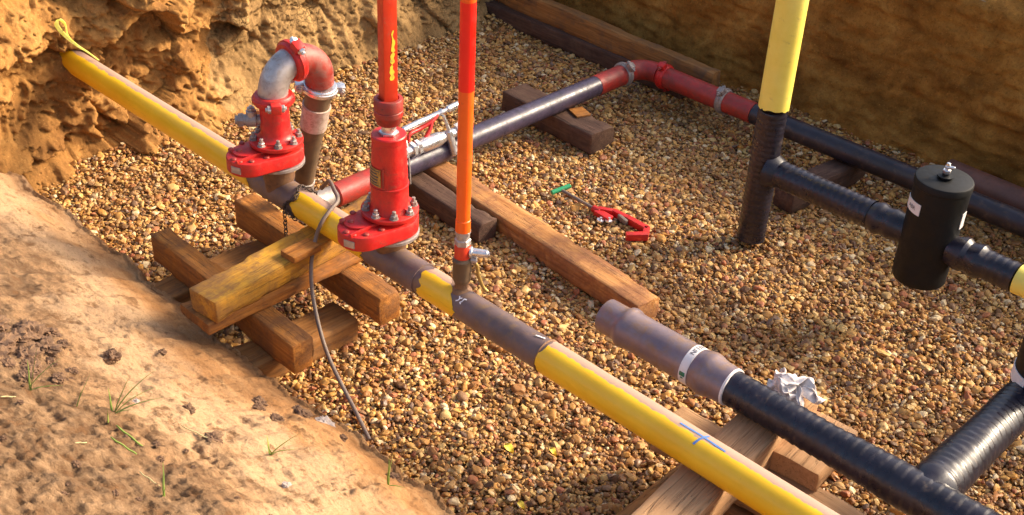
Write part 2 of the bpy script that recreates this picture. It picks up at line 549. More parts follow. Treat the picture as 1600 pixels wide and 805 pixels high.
def text_on_cyl(text, size, p0, d, refdir, rad, s_off, a_off, off=.0022, flip=1):
    """lettering: x runs round the cylinder, y along it"""
    cu = bpy.data.curves.new('lettering', 'FONT')
    cu.body = text
    cu.size = size
    cu.resolution_u = 3
    tmp = bpy.data.objects.new('lettering', cu)
    COL.objects.link(tmp)
    bpy.context.view_layer.update()
    me = bpy.data.meshes.new_from_object(tmp)
    bpy.data.objects.remove(tmp)
    d = Vector(d).normalized()
    u = Vector(refdir)
    u = (u - d * u.dot(d)).normalized()
    v = d.cross(u)
    p0 = Vector(p0)
    bm = bmesh.new()
    bm.from_mesh(me)
    bpy.data.meshes.remove(me)
    bmesh.ops.subdivide_edges(bm, edges=[e for e in bm.edges if e.calc_length() > size * .3], cuts=1)
    for vt in bm.verts:
        a = a_off + flip * vt.co.x / rad
        s = s_off + vt.co.y
        vt.co = p0 + d * s + (u * math.cos(a) + v * math.sin(a)) * (rad + off)
    return bm

def fbm(p, oct=5, h=.9):
    return noise.fractal(Vector(p), h, 2.0, oct, noise_basis='PERLIN_ORIGINAL')

# ------------------------------------------------------------------ SETTING
def grid_mesh(name, us, vs, fn, mat, loc=(0, 0, 0), sharp=180):
    verts = [fn(u, v) for u in us for v in vs]
    nu, nv = len(us), len(vs)
    faces = [(i * nv + j, (i + 1) * nv + j, (i + 1) * nv + j + 1, i * nv + j + 1) for i in range(nu - 1) for j in range(nv - 1)]
    me = bpy.data.meshes.new(name)
    me.from_pydata([tuple(v) for v in verts], [], faces)
    me.polygons.foreach_set('use_smooth', [True] * len(faces))
    me.materials.append(mat)
    me.update()
    o = bpy.data.objects.new(name, me)
    COL.objects.link(o)
    return structure(o)
def lin(a, b, step):
    n = max(2, int(round((b - a) / step)) + 1)
    return [a + (b - a) * i / (n - 1) for i in range(n)]

def bed_h(x, y):
    h = .030 * fbm((x * 1.3, y * 1.3, 4.2), 4) - .040
    d = max(0, -6.75 - x)
    h += .10 * d
    d2 = max(0, y - 7.75)
    h += .25 * d2
    return h
grid_mesh('pit_floor', lin(-7.9, 2.5, .08), lin(2.4, 8.4, .08), lambda x, y: (x, y, bed_h(x, y)), M['bedsoil'])

TOP = 1.32
def crest_z(x):
    return .20 + .035 * math.sin(x * 1.7 + .6) + .03 * fbm((x * 2.2, 0, 7), 3)
def bank_z(x, y):
    cy = 2.80 + .05 * fbm((x * 1.1, 3.3, 0), 4) + .035 * fbm((x * 7, 1.3, 0), 4, .6)
    cz = crest_z(x)
    if y > cy:
        t = (y - cy) / .075
        z = max(cz * (1 - t * t), -.12)
        rough = .6
    else:
        e = cy - y
        z = cz + .50 * e - .035 * math.exp(-e * 6) + .02
        z = min(z, 1.66 + .02 * (z - 1.66))
        rough = 1
    up = min(1, max(0, (2.2 - y) / 1.4))
    n = .04 * fbm((x * 1.3, y * 1.9, 2), 4)
    n += (.006 + .020 * up) * fbm((x * 6, y * 9, 5), 5, .55)
    n += (.0055 + .018 * up) * fbm((x * 20, y * 26, 9), 4, .5)
    n += .006 * max(0, fbm((x * 3, y * 5, 29), 3)) * fbm((x * 45, y * 45, 7), 3, .5) * 3
    n -= .03 * max(0, fbm((x * 4, y * 7, 19), 4, .6) - .25)
    q = Vector((x * 26, y * 30, 3))
    dd = noise.voronoi(q)[0][0]
    mask = max(0, min(1, fbm((x * 2.1, y * 3.2, 63), 4, .7) * 2.4 + .12 + .75 * up))
    n += max(0, .34 - dd) * .040 * mask
    dd = noise.voronoi(Vector((x * 11 + .3 * n, y * 14, 8)))[0][0]
    n += max(0, .30 - dd) * .10 * max(0, min(1, mask * 1.3 - .55))
    # long scrape marks running down the length of the slope
    n += .012 * fbm((x * 1.2 + y * .6, y * 10, 11), 3)
    return z + n * rough
grid_mesh('earth_bank', lin(-7.9, -2.0, .0115), lin(.9, 3.02, .0115), lambda x, y: (x, y, bank_z(x, y)), M['bank'])

grid_mesh('earth_bank', lin(-2.08, 2.2, .05), lin(-.5, 3.02, .04), lambda x, y: (x, y, bank_z(x, y) - .012), M['bank'])
grid_mesh('earth_bank', lin(-8.6, -1.9, .05), lin(-.5, 1.06, .04), lambda x, y: (x, y, bank_z(x, y) - .012), M['bank'])

def left_wall(y, z):
    # eroded clay face closing the far end of the pit; bulges forward near the bank
    base = -7.42 + .05 * math.sin(y * 1.9) + .42 * max(0, min(1, (3.35 - y) / .9))
    x = base - .16 * z
    p = Vector((0, y, z))
    left = max(0, min(1, (5.3 - y) / .8))
    def facets(sy, sz, amp, tilt, seed, jag):
        q = Vector((y * sy + jag * fbm((y * 3, z * 3, seed), 3), z * sz + jag * fbm((y * 3, z * 3, seed + 5), 3), seed))
        dd, pts = noise.voronoi(q)
        c0 = pts[0]
        h1 = noise.cell(c0 * 13.7) - .5
        h2 = noise.cell(c0 * 7.1 + Vector((3, 3, 3))) - .5
        h3 = noise.cell(c0 * 5.3 + Vector((9, 1, 4))) - .5
        e = dd[1] - dd[0]
        return amp * h1 + tilt * (h2 * (q.x - c0.x) + h3 * (q.y - c0.y)), e
    f1, e1 = facets(1.2, 1.7, .16, .22, 4.4, .10)
    x += f1 * (.25 + .75 * left)
    x -= .03 * max(0, 1 - e1 * 22) * (.4 + .6 * left)
    st = fbm((y * 1.3, z * 2.2, 3.3), 5, .75) * 4.2
    fl = math.floor(st)
    fr = st - fl
    x += .055 * (fl + min(1, fr * 5)) * (.3 + .7 * left)            # broken slabs with crisp edges
    x += .05 * fbm((y * 1.1, z * 1.4, 3), 3)
    x += .014 * fbm((y * 9, z * 9, 13), 5, .6)
    x += .010 * abs(fbm((y * 24, z * 24, 23), 4, .6))
    x -= .040 * max(0, 1 - abs(fbm((y * 2.0 + 3, z * 2.6, 77), 4, .8)) / .022)       # open drying cracks
    x -= .022 * max(0, 1 - abs(fbm((y * 5.0, z * 6.0, 97), 3, .8)) / .030) * (1 if fbm((y, z, 9), 2) > -.05 else 0)
    x -= .16 * math.exp(-((y - 3.15) / .30) ** 2 - ((z - .35) / .28) ** 2)
    # vertical digger-tooth grooves on the far half
    x += (1 - left) * .05 * fbm((y * 5, z * .5, 31), 3)
    # rubble toe
    x += .22 * math.exp(-max(z, 0) * 7) * (.7 + .6 * fbm((y * 3, z, 41), 3))
    if z > 1.35:
        x -= (z - 1.35) * 1.2
    return (x, y, z + .02 * fbm((y * 5, z * 5, 50), 3))
lw = grid_mesh('eroded_clay_face', lin(1.9, 8.9, .012), lin(-.1, 1.62, .012), left_wall, M['clay'])
lw.data.materials.append(M['clay_grey'])
for p in lw.data.polygons:
    c = p.center
    k = c.y + .5 * fbm((c.y * 1.5, c.z * 1.5, 3), 3)
    if k > 4.75:
        p.material_index = 1

grid_mesh('eroded_clay_face', lin(-3.0, 1.93, .04), lin(-.1, 1.62, .04), left_wall, M['clay'])

def back_wall(x, z):
    y = 8.02 + .03 * z
    y += .035 * fbm((x * .9, z * 1.2, 3), 4) + .020 * fbm((x * 5, z * 7, 3), 5, .6) + .012 * fbm((x * 16, z * 20, 5), 4, .6)
    y += .022 * fbm((x * 1.6 + z * 2, z * 12, 8), 4)          # scraper marks
    y -= .10 * math.exp(-max(z, 0) * 9)
    zz = z
    top = TOP + .05 * fbm((x * 1.4, 0, 0), 4)
    if z > top - .05:
        y += (z - top + .05) * 1.5
    return (x, y, zz)
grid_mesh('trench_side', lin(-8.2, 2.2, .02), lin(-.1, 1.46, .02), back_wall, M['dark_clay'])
grid_mesh('ground_beyond_trench', lin(-60, 60, 3), [8.10, 8.3, 8.6, 9.2, 10.5, 14, 25, 60, 200, 900], lambda x, y: (x * (1 + max(0, y - 14) / 40), y, TOP + .02 + .04 * fbm((x * .6, y * .6, 0), 3) - (.06 if y < 8.2 else 0)), M['topsoil'])
grid_mesh('ground_beyond_pit', [-900, -200, -60, -25, -14, -11, -9.5, -8.6, -8.1], lin(-60, 8.35, 1.2), lambda x, y: (x, y, 1.50 + .03 * fbm((x * .6, y * .6, 2), 3)), M['topsoil'])
grid_mesh('ground_behind', [-60, -20, -9, -5, -2, 1, 4, 20, 60], [-600, -100, -30, -10, -4, -1.2, -.42], lambda x, y: (x, y, 1.60 if y > -1 else 1.62), M['topsoil'])

# gravel: individually tumbled pebbles, instanced
rng = np.random.default_rng(5)
def gravel():
    P, SC, RO, PI_ = [], [], [], []
    def add(step, x0, x1, y0, y1, smin, smax, zoff, keep=1.0):
        xs = np.arange(x0, x1, step)
        ys = np.arange(y0, y1, step)
        gx, gy = np.meshgrid(xs, ys)
        gx = gx.ravel() + rng.uniform(-.5, .5, gx.size) * step
        gy = gy.ravel() + rng.uniform(-.5, .5, gy.size) * step
        for x, y in zip(gx, gy):
            if rng.random() > keep:
                continue
            wallx = -7.30 + .42 * max(0, min(1, (3.35 - y) / .9))
            if x < wallx - .05:
                continue
            fade = (x - wallx)
            if fade < .2 and rng.random() > .55 + fade:
                continue
            if y > 7.98 and rng.random() < .7:
                continue
            s = smin + (smax - smin) * rng.random() ** 2.2
            a = s * rng.uniform(.8, 1.35)
            b = s * rng.uniform(.7, 1.05)
            c = s * rng.uniform(.36, .66)
            P.append((x, y, bed_h(x, y) + .02 + zoff + rng.uniform(0, .012)))
            SC.append((a, b, c))
            RO.append((rng.normal(0, .42), rng.normal(0, .42), rng.uniform(0, 6.28)))
            PI_.append(int(rng.integers(0, 9)))
    add(.0180, -7.7, -.3, 2.80, 8.05, .0080, .0195, .0)
    add(.030, -7.7, -.3, 2.80, 8.05, .009, .027, .012, .66)
    add(.026, -.3, 1.6, 2.80, 8.05, .013, .022, .0)
    add(.14, -7.4, .5, 2.85, 7.9, .024, .038, .012, .55)
    me = bpy.data.meshes.new('gravel')
    me.from_pydata(P, [], [])
    for nm, typ, data in (('gs', 'FLOAT_VECTOR', SC), ('gr', 'FLOAT_VECTOR', RO)):
        at = me.attributes.new(nm, typ, 'POINT')
        at.data.foreach_set('vector', np.array(data, dtype=np.float32).ravel())
    at = me.attributes.new('gi', 'INT', 'POINT')
    at.data.foreach_set('value', np.array(PI_, dtype=np.int32))
    o = bpy.data.objects.new('gravel', me)
    COL.objects.link(o)
    o['kind'] = 'stuff'
    o['label'] = 'orange and brown river gravel covering the floor of the pit'
    o['category'] = 'gravel'
    ng = bpy.data.node_groups.new('gravel_scatter', 'GeometryNodeTree')
    ng.interface.new_socket('Geometry', in_out='INPUT', socket_type='NodeSocketGeometry')
    ng.interface.new_socket('Geometry', in_out='OUTPUT', socket_type='NodeSocketGeometry')
    N = ng.nodes
    L = ng.links
    gi, go = N.new('NodeGroupInput'), N.new('NodeGroupOutput')
    join = N.new('GeometryNodeJoinGeometry')
    for k in range(9):
        ico = N.new('GeometryNodeMeshIcoSphere')
        ico.inputs['Radius'].default_value = 1
        ico.inputs['Subdivisions'].default_value = 3
        sp = N.new('GeometryNodeSetPosition')
        ps = N.new('GeometryNodeInputPosition')
        ad = N.new('ShaderNodeVectorMath')
        ad.inputs[1].default_value = (k * 7.3, k * 3.1, k * 5.7)
        nz = N.new('ShaderNodeTexNoise')
        nz.inputs['Scale'].default_value = .75 + .05 * (k % 4)
        nz.inputs['Detail'].default_value = 2
        sb = N.new('ShaderNodeVectorMath')
        sb.operation = 'SUBTRACT'
        sb.inputs[1].default_value = (.5, .5, .5)
        mu = N.new('ShaderNodeVectorMath')
        mu.operation = 'SCALE'
        mu.inputs['Scale'].default_value = 1.45
        L.new(ps.outputs[0], ad.inputs[0])
        L.new(ad.outputs[0], nz.inputs['Vector'])
        L.new(nz.outputs['Color'], sb.inputs[0])
        L.new(sb.outputs[0], mu.inputs[0])
        L.new(ico.outputs[0], sp.inputs['Geometry'])
        L.new(mu.outputs[0], sp.inputs['Offset'])
        ss = N.new('GeometryNodeSetShadeSmooth')
        L.new(sp.outputs[0], ss.inputs[0])
        sm = N.new('GeometryNodeSetMaterial')
        sm.inputs['Material'].default_value = M['pebble']
        L.new(ss.outputs[0], sm.inputs[0])
        g2i = N.new('GeometryNodeGeometryToInstance')
        L.new(sm.outputs[0], g2i.inputs[0])
        L.new(g2i.outputs[0], join.inputs[0])
    iop = N.new('GeometryNodeInstanceOnPoints')
    L.new(gi.outputs[0], iop.inputs['Points'])
    L.new(join.outputs[0], iop.inputs['Instance'])
    iop.inputs['Pick Instance'].default_value = True
    def attr(nm, typ):
        a = N.new('GeometryNodeInputNamedAttribute')
        a.data_type = typ
        a.inputs['Name'].default_value = nm
        return a.outputs['Attribute']
    L.new(attr('gi', 'INT'), iop.inputs['Instance Index'])
    e2r = N.new('FunctionNodeEulerToRotation')
    L.new(attr('gr', 'FLOAT_VECTOR'), e2r.inputs[0])
    L.new(e2r.outputs[0], iop.inputs['Rotation'])
    L.new(attr('gs', 'FLOAT_VECTOR'), iop.inputs['Scale'])
    L.new(iop.outputs[0], go.inputs[0])
    md = o.modifiers.new('scatter', 'NODES')
    md.node_group = ng
    me.materials.append(M['pebble'])
gravel()

# ------------------------------------------------------------------ TIMBERS
def sleeper(label, mat, a, b, width, height, z0, tilt=0.0, group='timber sleepers', seed=0, wear=1.0, name='timber_sleeper', cat='timber', roll=0.0):
    """a,b = (x,y) ends of the centre line; z0 = underside"""
    a, b = Vector((*a, 0)), Vector((*b, 0))
    d = (b - a)
    L = d.length
    ang = math.atan2(d.y, d.x)
    bm = bmesh.new()
    w2, h = width / 2, height
    ch = .0045 * wear
    ny, nz = 5, 4
    sec = []
    for i in range(ny + 1):
        sec.append((-w2 + ch + (width - 2 * ch) * i / ny, 0))
    for i in range(nz + 1):
        sec.append((w2, ch + (h - 2 * ch) * i / nz))
    for i in range(ny + 1):
        sec.append((w2 - ch - (width - 2 * ch) * i / ny, h))
    for i in range(nz + 1):
        sec.append((-w2, h - ch - (h - 2 * ch) * i / nz))
    n = max(6, int(L / .04))
    ts = [0, ch] + [ch + (L - 2 * ch) * i / n for i in range(1, n)] + [L - ch, L]
    rings = []
    for ti, t in enumerate(ts):
        ring = []
        sc = 1 - (ch / w2 * .8 if ti in (0, len(ts) - 1) else 0)
        for (y, z) in sec:
            zc = z - h / 2
            p = Vector((t - L / 2, y * sc, zc * sc))
            nn = fbm((t * 3 + seed * 7.1, y * 7, z * 7 + seed), 4)
            dv = Vector((0, y, zc)).normalized() * nn * .0055 * wear
            corner = abs(abs(y) - w2) < ch * 1.2 and abs(abs(zc) - h / 2) < ch * 1.2
            if corner:
                k = max(0, fbm((t * 5 + seed * 3, y * 3, z * 3 + 9), 4)) * .016 * wear
                dv -= Vector((0, math.copysign(k, y), math.copysign(k, zc)))
            p += dv
            if ti in (0, 1, len(ts) - 1, len(ts) - 2):
                p.x += .006 * wear * fbm((y * 14, z * 14, seed + 3), 3)
            p.z += h / 2
            ring.append(bm.verts.new(p))
        rings.append(ring)
    m = len(sec)
    for A, B in zip(rings, rings[1:]):
        for i in range(m):
            j = (i + 1) % m
            bm.faces.new((A[i], A[j], B[j], B[i]))
    bm.faces.new(rings[0][::-1])
    bm.faces.new(rings[-1])
    c = (a + b) / 2
    o = finish(bm, name, mat, None, (0, 0, 0), 50)
    o.location = (c.x, c.y, z0)
    o.rotation_euler = Euler((roll, -tilt, ang), 'XYZ')
    o['label'] = label
    o['category'] = cat
    if group:
        o['group'] = group
    return o

# crib below the yellow pipe near the valves
sleeper('brown sleeper at the very bottom of the left crib, mostly buried in the bank', W3, (-5.40, 2.62), (-5.42, 3.75), .20, .155, .005, seed=1)
sleeper('bottom sleeper of the left crib pointing out under the end of the front one', W3, (-4.57, 2.62), (-4.55, 3.50), .23, .155, .005, seed=2)
sleeper('front lengthwise sleeper of the left crib, beside the foot of the sandy bank', W1, (-5.70, 3.03), (-4.255, 2.985), .13, .19, .162, seed=3)
sleeper('rear lengthwise sleeper of the left crib, its sawn end under the second red valve', W1, (-5.71, 3.635), (-4.285, 3.61), .15, .19, .162, seed=4)
sleeper('flat worn board sandwiched under the golden top sleeper', W1, (-4.76, 2.66), (-4.76, 4.02), .27, .065, .353, seed=5)
sleeper('golden muddy top sleeper of the left crib carrying the yellow pipe', W2, (-4.705, 2.69), (-4.86, 4.06), .215, .135, .420, seed=6)
sleeper('small brown wood offcut lying on the golden top sleeper', W1, (-4.68, 3.22), (-4.69, 3.41), .115, .04, .556, seed=7, wear=.4, name='wood_offcut', cat='offcut', group=None)
# sleepers on the gravel
sleeper('long orange-brown sleeper lying alone on the gravel, split along its top', W6, (-5.62, 5.085), (-3.43, 4.885), .19, .15, .005, seed=8)
sleeper('short dark brown sleeper lying against the long orange-brown one', W4, (-5.75, 4.865), (-4.70, 4.795), .16, .15, .005, seed=9, wear=1.4)
sleeper('dark sleeper under the navy cross pipe with a loose wedge on top', W4, (-6.0, 6.36), (-5.045, 6.335), .26, .165, .005, seed=10, wear=1.2)
sleeper('thin fresh orange wood wedge on the dark sleeper beside the navy pipe', W1, (-5.37, 6.35), (-5.33, 6.46), .14, .014, .172, seed=11, wear=.25, name='wood_wedge', cat='wedge', group=None)
sleeper('dark sleeper under the black pipe behind the tee of the yellow post', W4, (-3.64, 6.62), (-3.56, 7.45), .17, .165, .005, seed=12)
sleeper('black lower timber along the foot of the trench side', W4, (-7.6, 7.60), (-5.2, 7.62), .30, .155, .005, seed=13)
sleeper('long brown plank on edge above the black timber at the trench side', W3, (-7.5, 7.60), (-4.90, 7.50), .10, .19, .155, seed=14, name='plank', cat='plank', group=None, wear=.7)
# crib below the black tape pipe, bottom right
sleeper('hidden bottom sleeper under the right crib, nearest to the camera', W3, (-2.26, 3.20), (-1.35, 3.17), .18, .17, .005, seed=15)
sleeper('thin brown board poking out left of the right crib', W3, (-2.20, 2.85), (-2.20, 3.74), .24, .15, .20, seed=16)
sleeper('bottom sleeper of the right crib between yellow and black pipes', W3, (-2.20, 3.90), (-1.35, 3.90), .22, .17, .005, seed=17)
sleeper('flat pinkish board running lengthwise between yellow and black pipes', W5, (-2.57, 3.955), (-1.30, 3.955), .24, .16, .195, seed=18)
sleeper('broad dusty top sleeper of the right crib bridging the yellow and black pipes', W5, (-2.02, 2.95), (-2.15, 4.42), .225, .19, .366, seed=19)
sleeper('short dusty block beside the broad top sleeper under the black pipe', W5, (-1.89, 4.00), (-1.93, 4.40), .26, .11, .362, seed=20)

# ------------------------------------------------------------------ YELLOW MAIN
PY, PZ, PR = 3.555, .65, .086
def xpipe(bm, x0, x1, r, y=PY, z=PZ, seg=48, step=.05, rfun=None, taper=0):
    n = max(1, int((x1 - x0) / step))
    prof = [(i * (x1 - x0) / n, r) for i in range(n + 1)]
    if taper:
        prof = [(0, r - taper)] + [(min(taper * 2, .01), r)] + prof[1:-1] + [(x1 - x0 - min(taper * 2, .01), r)] + [(x1 - x0, r - taper)]
    lathe(bm, (x0, y, z), (1, 0, 0), prof, seg, rfun)
yp = T('gas_pipe', 'long yellow coated pipe with bare brown lengths running out of the clay face', 'pipe', (-4.2, PY, PZ - PR))
def ragged(bm, x0, x1, r, j0, j1, seed, seg=48, skew=0):
    """coating sleeve with uneven cut ends"""
    n = max(2, int((x1 - x0) / .04))
    rings = []
    for i in range(n + 1):
        ring = []
        for k in range(seg):
            a = 2 * math.pi * k / seg
            f = i / n
            x = x0 + (x1 - x0) * f
            x += (1 - f) ** 6 * j0 * fbm((math.cos(a) * 1.3, math.sin(a) * 1.3, seed), 4) + f ** 6 * j1 * fbm((math.cos(a) * 1.3, math.sin(a) * 1.3, seed + 9), 4)
            x -= f ** 4 * skew * math.sin(a)
            ring.append(bm.verts.new((x, PY + r * math.sin(a), PZ + r * math.cos(a))))
        rings.append(ring)
    for A, B in zip(rings, rings[1:]):
        for k in range(seg):
            j = (k + 1) % seg
            bm.faces.new((A[k], A[j], B[j], B[k]))
    # close down to the bare pipe
    for ring in (rings[0], rings[-1]):
        inn = [bm.verts.new((v.co.x, PY + (v.co.y - PY) * .94, PZ + (v.co.z - PZ) * .94)) for v in ring]
        for k in range(seg):
            j = (k + 1) % seg
            bm.faces.new((ring[k], inn[k], inn[j], ring[j]))
def axis_origin(x):
    return Vector((x, PY, PZ))
bm = bmesh.new()
xpipe(bm, -8.2, 1.2, PR - .004, step=.1)
finish(bm, 'bare_pipe', M['steel_tape'], yp, axis_origin(-4))
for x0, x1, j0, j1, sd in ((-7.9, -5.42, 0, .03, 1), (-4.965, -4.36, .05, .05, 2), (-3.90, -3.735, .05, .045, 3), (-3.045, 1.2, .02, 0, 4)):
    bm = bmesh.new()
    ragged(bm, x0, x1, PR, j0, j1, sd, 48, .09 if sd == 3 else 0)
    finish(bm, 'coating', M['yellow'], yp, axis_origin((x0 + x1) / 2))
for x0, x1 in ((-5.36, -5.0), (-4.34, -3.94)):
    bm = bmesh.new()
    L = x1 - x0
    xpipe(bm, x0 + .0, x1, PR + .003, step=.03)
    finish(bm, 'tee_sleeve', M['steel_tape'], yp, axis_origin(x0))
bm = bmesh.new()
for x in (-3.055,):
    lathe(bm, (x - .006, PY, PZ), (1, 0, 0), [(0, PR - .002), (.005, PR + .004), (.010, PR - .002)], 40)
finish(bm, 'weld_bead', M['rusty'], yp, axis_origin(-3))
# blue cross and white marks painted on the pipe
def pxang(deg):
    return PR * R_(deg)
bm = bmesh.new()
REF = (0, -math.sin(0), 1)
stroke_on_cyl(bm, (-2.11, PY, PZ), (1, 0, 0), (0, 0, 1), PR, [(-.14, pxang(-2)), (-.02, pxang(-3)), (.11, pxang(2))], .010)
stroke_on_cyl(bm, (-2.11, PY, PZ), (1, 0, 0), (0, 0, 1), PR, [(.0, pxang(-22)), (-.015, pxang(8)), (-.025, pxang(36))], .012)
finish(bm, 'painted_cross', M['blue'], yp, axis_origin(-2))
bm = bmesh.new()
k = .0042
def glyph(pts, sx, sa, sc=1.0):
    stroke_on_cyl(bm, (-3.615, PY, PZ), (1, 0, 0), (0, 0, 1), PR, [(sx + p[0] * sc, sa + p[1] * sc) for p in pts], .0065)
glyph([(0, 0), (.012, .010), (.008, .022), (-.004, .030)], -.01, pxang(28))
glyph([(.022, .002), (.006, .012)], -.01, pxang(28))
glyph([(.052, .0), (.036, .003), (.036, .018), (.026, .030), (.036, .034)], -.012, pxang(26))
finish(bm, 'chalk_mark', M['white_paint'], yp, axis_origin(-3.6))
bm = bmesh.new()
stroke_on_cyl(bm, (-3.10, PY, PZ), (1, 0, 0), (0, 0, 1), PR, [(-.03, pxang(2)), (.02, pxang(-8))], .008)
finish(bm, 'chalk_tick', M['white_paint'], yp, axis_origin(-3.1))

# yellow ribbon at the far end
bm = bmesh.new()
pts = smooth_path([(-7.30, 3.60, .74), (-7.36, 3.56, .79), (-7.42, 3.52, .83), (-7.47, 3.47, .90), (-7.50, 3.44, .97), (-7.50, 3.46, 1.01), (-7.48, 3.49, .97), (-7.47, 3.49, .90), (-7.44, 3.51, .84)], 6)
prev = None
for i, p in enumerate(pts):
    t = i / (len(pts) - 1)
    w = .008 + .020 * math.sin(math.pi * min(1, t * 1.1)) ** 2
    sd = Vector((.45, .75, .1)).normalized() if i < len(pts) * .55 else Vector((.3, .8, .2)).normalized()
    th = Vector((.003, -.002, 0))
    row = [bm.verts.new(p + sd * w * .5 + th), bm.verts.new(p - sd * w * .5 + th), bm.verts.new(p - sd * w * .5 - th), bm.verts.new(p + sd * w * .5 - th)]
    if prev:
        for a in range(4):
            b = (a + 1) % 4
            bm.faces.new((prev[a], prev[b], row[b], row[a]))
    prev = row
solo(bm, 'ribbon', M['ribbon'], 'bright yellow ribbon standing up from the far end of the yellow pipe', 'ribbon', (-7.4, 3.5, .74))

# ------------------------------------------------------------------ VALVES
def hull2(c1, r1, c2, r2, n=40):
    """outline round two circles (convex)"""
    c1, c2 = Vector(c1), Vector(c2)
    d = (c2 - c1)
    L = d.length
    a = math.atan2(d.y, d.x)
    b = math.acos((r1 - r2) / L)
    out = []
    for i in range(n + 1):
        t = a + b + (2 * math.pi - 2 * b) * i / n
        out.append((c1.x + r1 * math.cos(t), c1.y + r1 * math.sin(t)))
    for i in range(n + 1):
        t = a - b + 2 * b * i / n
        out.append((c2.x + r2 * math.cos(t), c2.y + r2 * math.sin(t)))
    return out
def valve(label, cx, cy, dz, group, neck):
    v = T('valve', label, 'valve', (cx, cy, PZ))
    v['group'] = group
    # welded boss on the pipe
    bm = bmesh.new()
    lathe(bm, (cx, cy, PZ + .01), (0, 0, 1), [(0, .082), (.06, .084), (.085, .092), (.115 + dz, .090), (.13 + dz, .105)], 40)
    finish(bm, 'boss', M['rusty'], v)
    z0 = PZ + .135 + dz
    bm = bmesh.new()
    lathe(bm, (cx, cy, z0), (0, 0, 1), [(0, .150), (.003, .156), (.019, .156), (.022, .150)], 56)
    finish(bm, 'lower_flange', M['galv'], v)
    # flat gate housing
    zb = z0 + .024
    bm = bmesh.new()
    ol = hull2((cx, cy), .152, (cx - .01, cy - .180), .130)
    prism(bm, ol, zb, zb + .088, .010)
    hs = finish(bm, 'gate_housing', M['red'], v)
    bm = bmesh.new()
    zt = zb + .088
    ol2 = hull2((cx - .035, cy), .10, (cx - .045, cy - .180), .075)
    prism(bm, ol2, zt - .004, zt + .012, .005)
    box(bm, (cx + .040, cy - .19, zt + .006), (.014, .22, .020), None, .004)
    finish(bm, 'raised_pad', M['red'], v)
    for (dx, dy) in ((.092, -.135), (.075, -.225), (-.01, -.285), (-.10, -.24), (-.125, -.15), (.035, -.275), (-.06, -.215)):
        bm = bmesh.new()
        h = zt + (.011 if dx < -.02 else 0)
        lathe(bm, (cx + dx, cy + dy, h - .002), (0, 0, 1), [(0, .0165), (.007, .0165), (.011, .012)], 14)
        finish(bm, 'rivet', M['red_dull'], v, sharp=60)
    bm = bmesh.new()
    d = Vector((.35, -1, 0)).normalized()
    c = Vector((cx - .01, cy - .180, zb + .044)) + d * .131
    rz = math.atan2(d.y, d.x) - math.pi / 2
    box(bm, c, (.062, .006, .040), Euler((0, 0, rz)).to_matrix(), .001)
    pl = finish(bm, 'rating_plate', M['galv'], v)
    # top flange
    zf = zt + .016
    bm = bmesh.new()
    lathe(bm, (cx, cy, zt - .002), (0, 0, 1), [(0, .118), (.020, .118), (.022, .149), (.026, .153), (.043, .153), (.046, .149), (.047, .10)], 64)
    finish(bm, 'top_flange', M['red'], v)
    zf = zt + .045
    for i in range(8):
        a = i * math.pi / 4 + .25
        bm = bmesh.new()
        stud(bm, (cx + .126 * math.cos(a), cy + .126 * math.sin(a), zf - .0005), (0, 0, 1), .0195, .020, .0105, .022)
        finish(bm, 'bolt', M['cast'] if i % 3 else M['galv'], v, sharp=25)
    return v, zf

v2, zf = valve('second red valve, its tall square orange-red spindle rising out of the picture', -4.225, 3.57, .02, 'red flanged valves on the yellow pipe', 0)
cx, cy = -4.225, 3.57
bm = bmesh.new()
lathe(bm, (cx, cy, zf - .002), (0, 0, 1), [(0, .112), (.015, .108), (.03, .101), (.14, .098), (.142, .102), (.152, .102), (.154, .097), (.40, .088), (.402, .091), (.430, .091), (.436, .086), (.437, .03)], 56)
finish(bm, 'column', M['red'], v2)
bm = bmesh.new()
patch_on_cyl(bm, (cx, cy, zf), (0, 0, 1), (.12, -1, 0), .0965, .165, .265, -.95, .28, .004, 1, 14)
np_ = finish(bm, 'plate', M['brass'], v2)
bm = bmesh.new()
for (s, w, a0, a1) in ((.172, .004, -.9, .22), (.254, .004, -.9, .22)):
    patch_on_cyl(bm, (cx, cy, zf), (0, 0, 1), (.12, -1, 0), .1005, s, s + w, a0, a1, .0015, 1, 12)
for i in range(4):
    patch_on_cyl(bm, (cx, cy, zf), (0, 0, 1), (.12, -1, 0), .1005, .185 + i * .017, .192 + i * .017, -.62 + .07 * (i % 2), .05 + .05 * (i % 3), .0012, 1, 8)
finish(bm, 'engraving', M['ink'], np_)
bm = bmesh.new()
patch_on_cyl(bm, (cx, cy, zf), (0, 0, 1), (.12, -1, 0), .0965, .155, .275, .36, .46, .005, 1, 3)
finish(bm, 'frame_edge', M['red_dull'], v2)
zc = zf + .435
bm = bmesh.new()
hexnut(bm, (cx, cy, zc), (0, 0, 1), .052, .012, .3)
cyl(bm, (cx, cy, zc + .011), (cx, cy, zc + .07), .038, seg=24)
finish(bm, 'gland_nut', M['silver'], v2, sharp=25)
bm = bmesh.new()
zs = zc + .055
lathe(bm, (cx, cy, zs), (0, 0, 1), [(0, .055), (.006, .062), (.045, .070), (.05, .074), (.075, .074), (.079, .070), (.082, .074), (.135, .0745), (.142, .070), (.143, .055), (.128, .052)], 48)
finish(bm, 'socket', M['red_dull'], v2)
bm = bmesh.new()
rot = Euler((0, 0, R_(-17))).to_matrix()
box(bm, (cx, cy, zs + .11 + .70), (.074, .074, 1.40), rot, .006)
stem = finish(bm, 'spindle', M['red_stem'], v2)
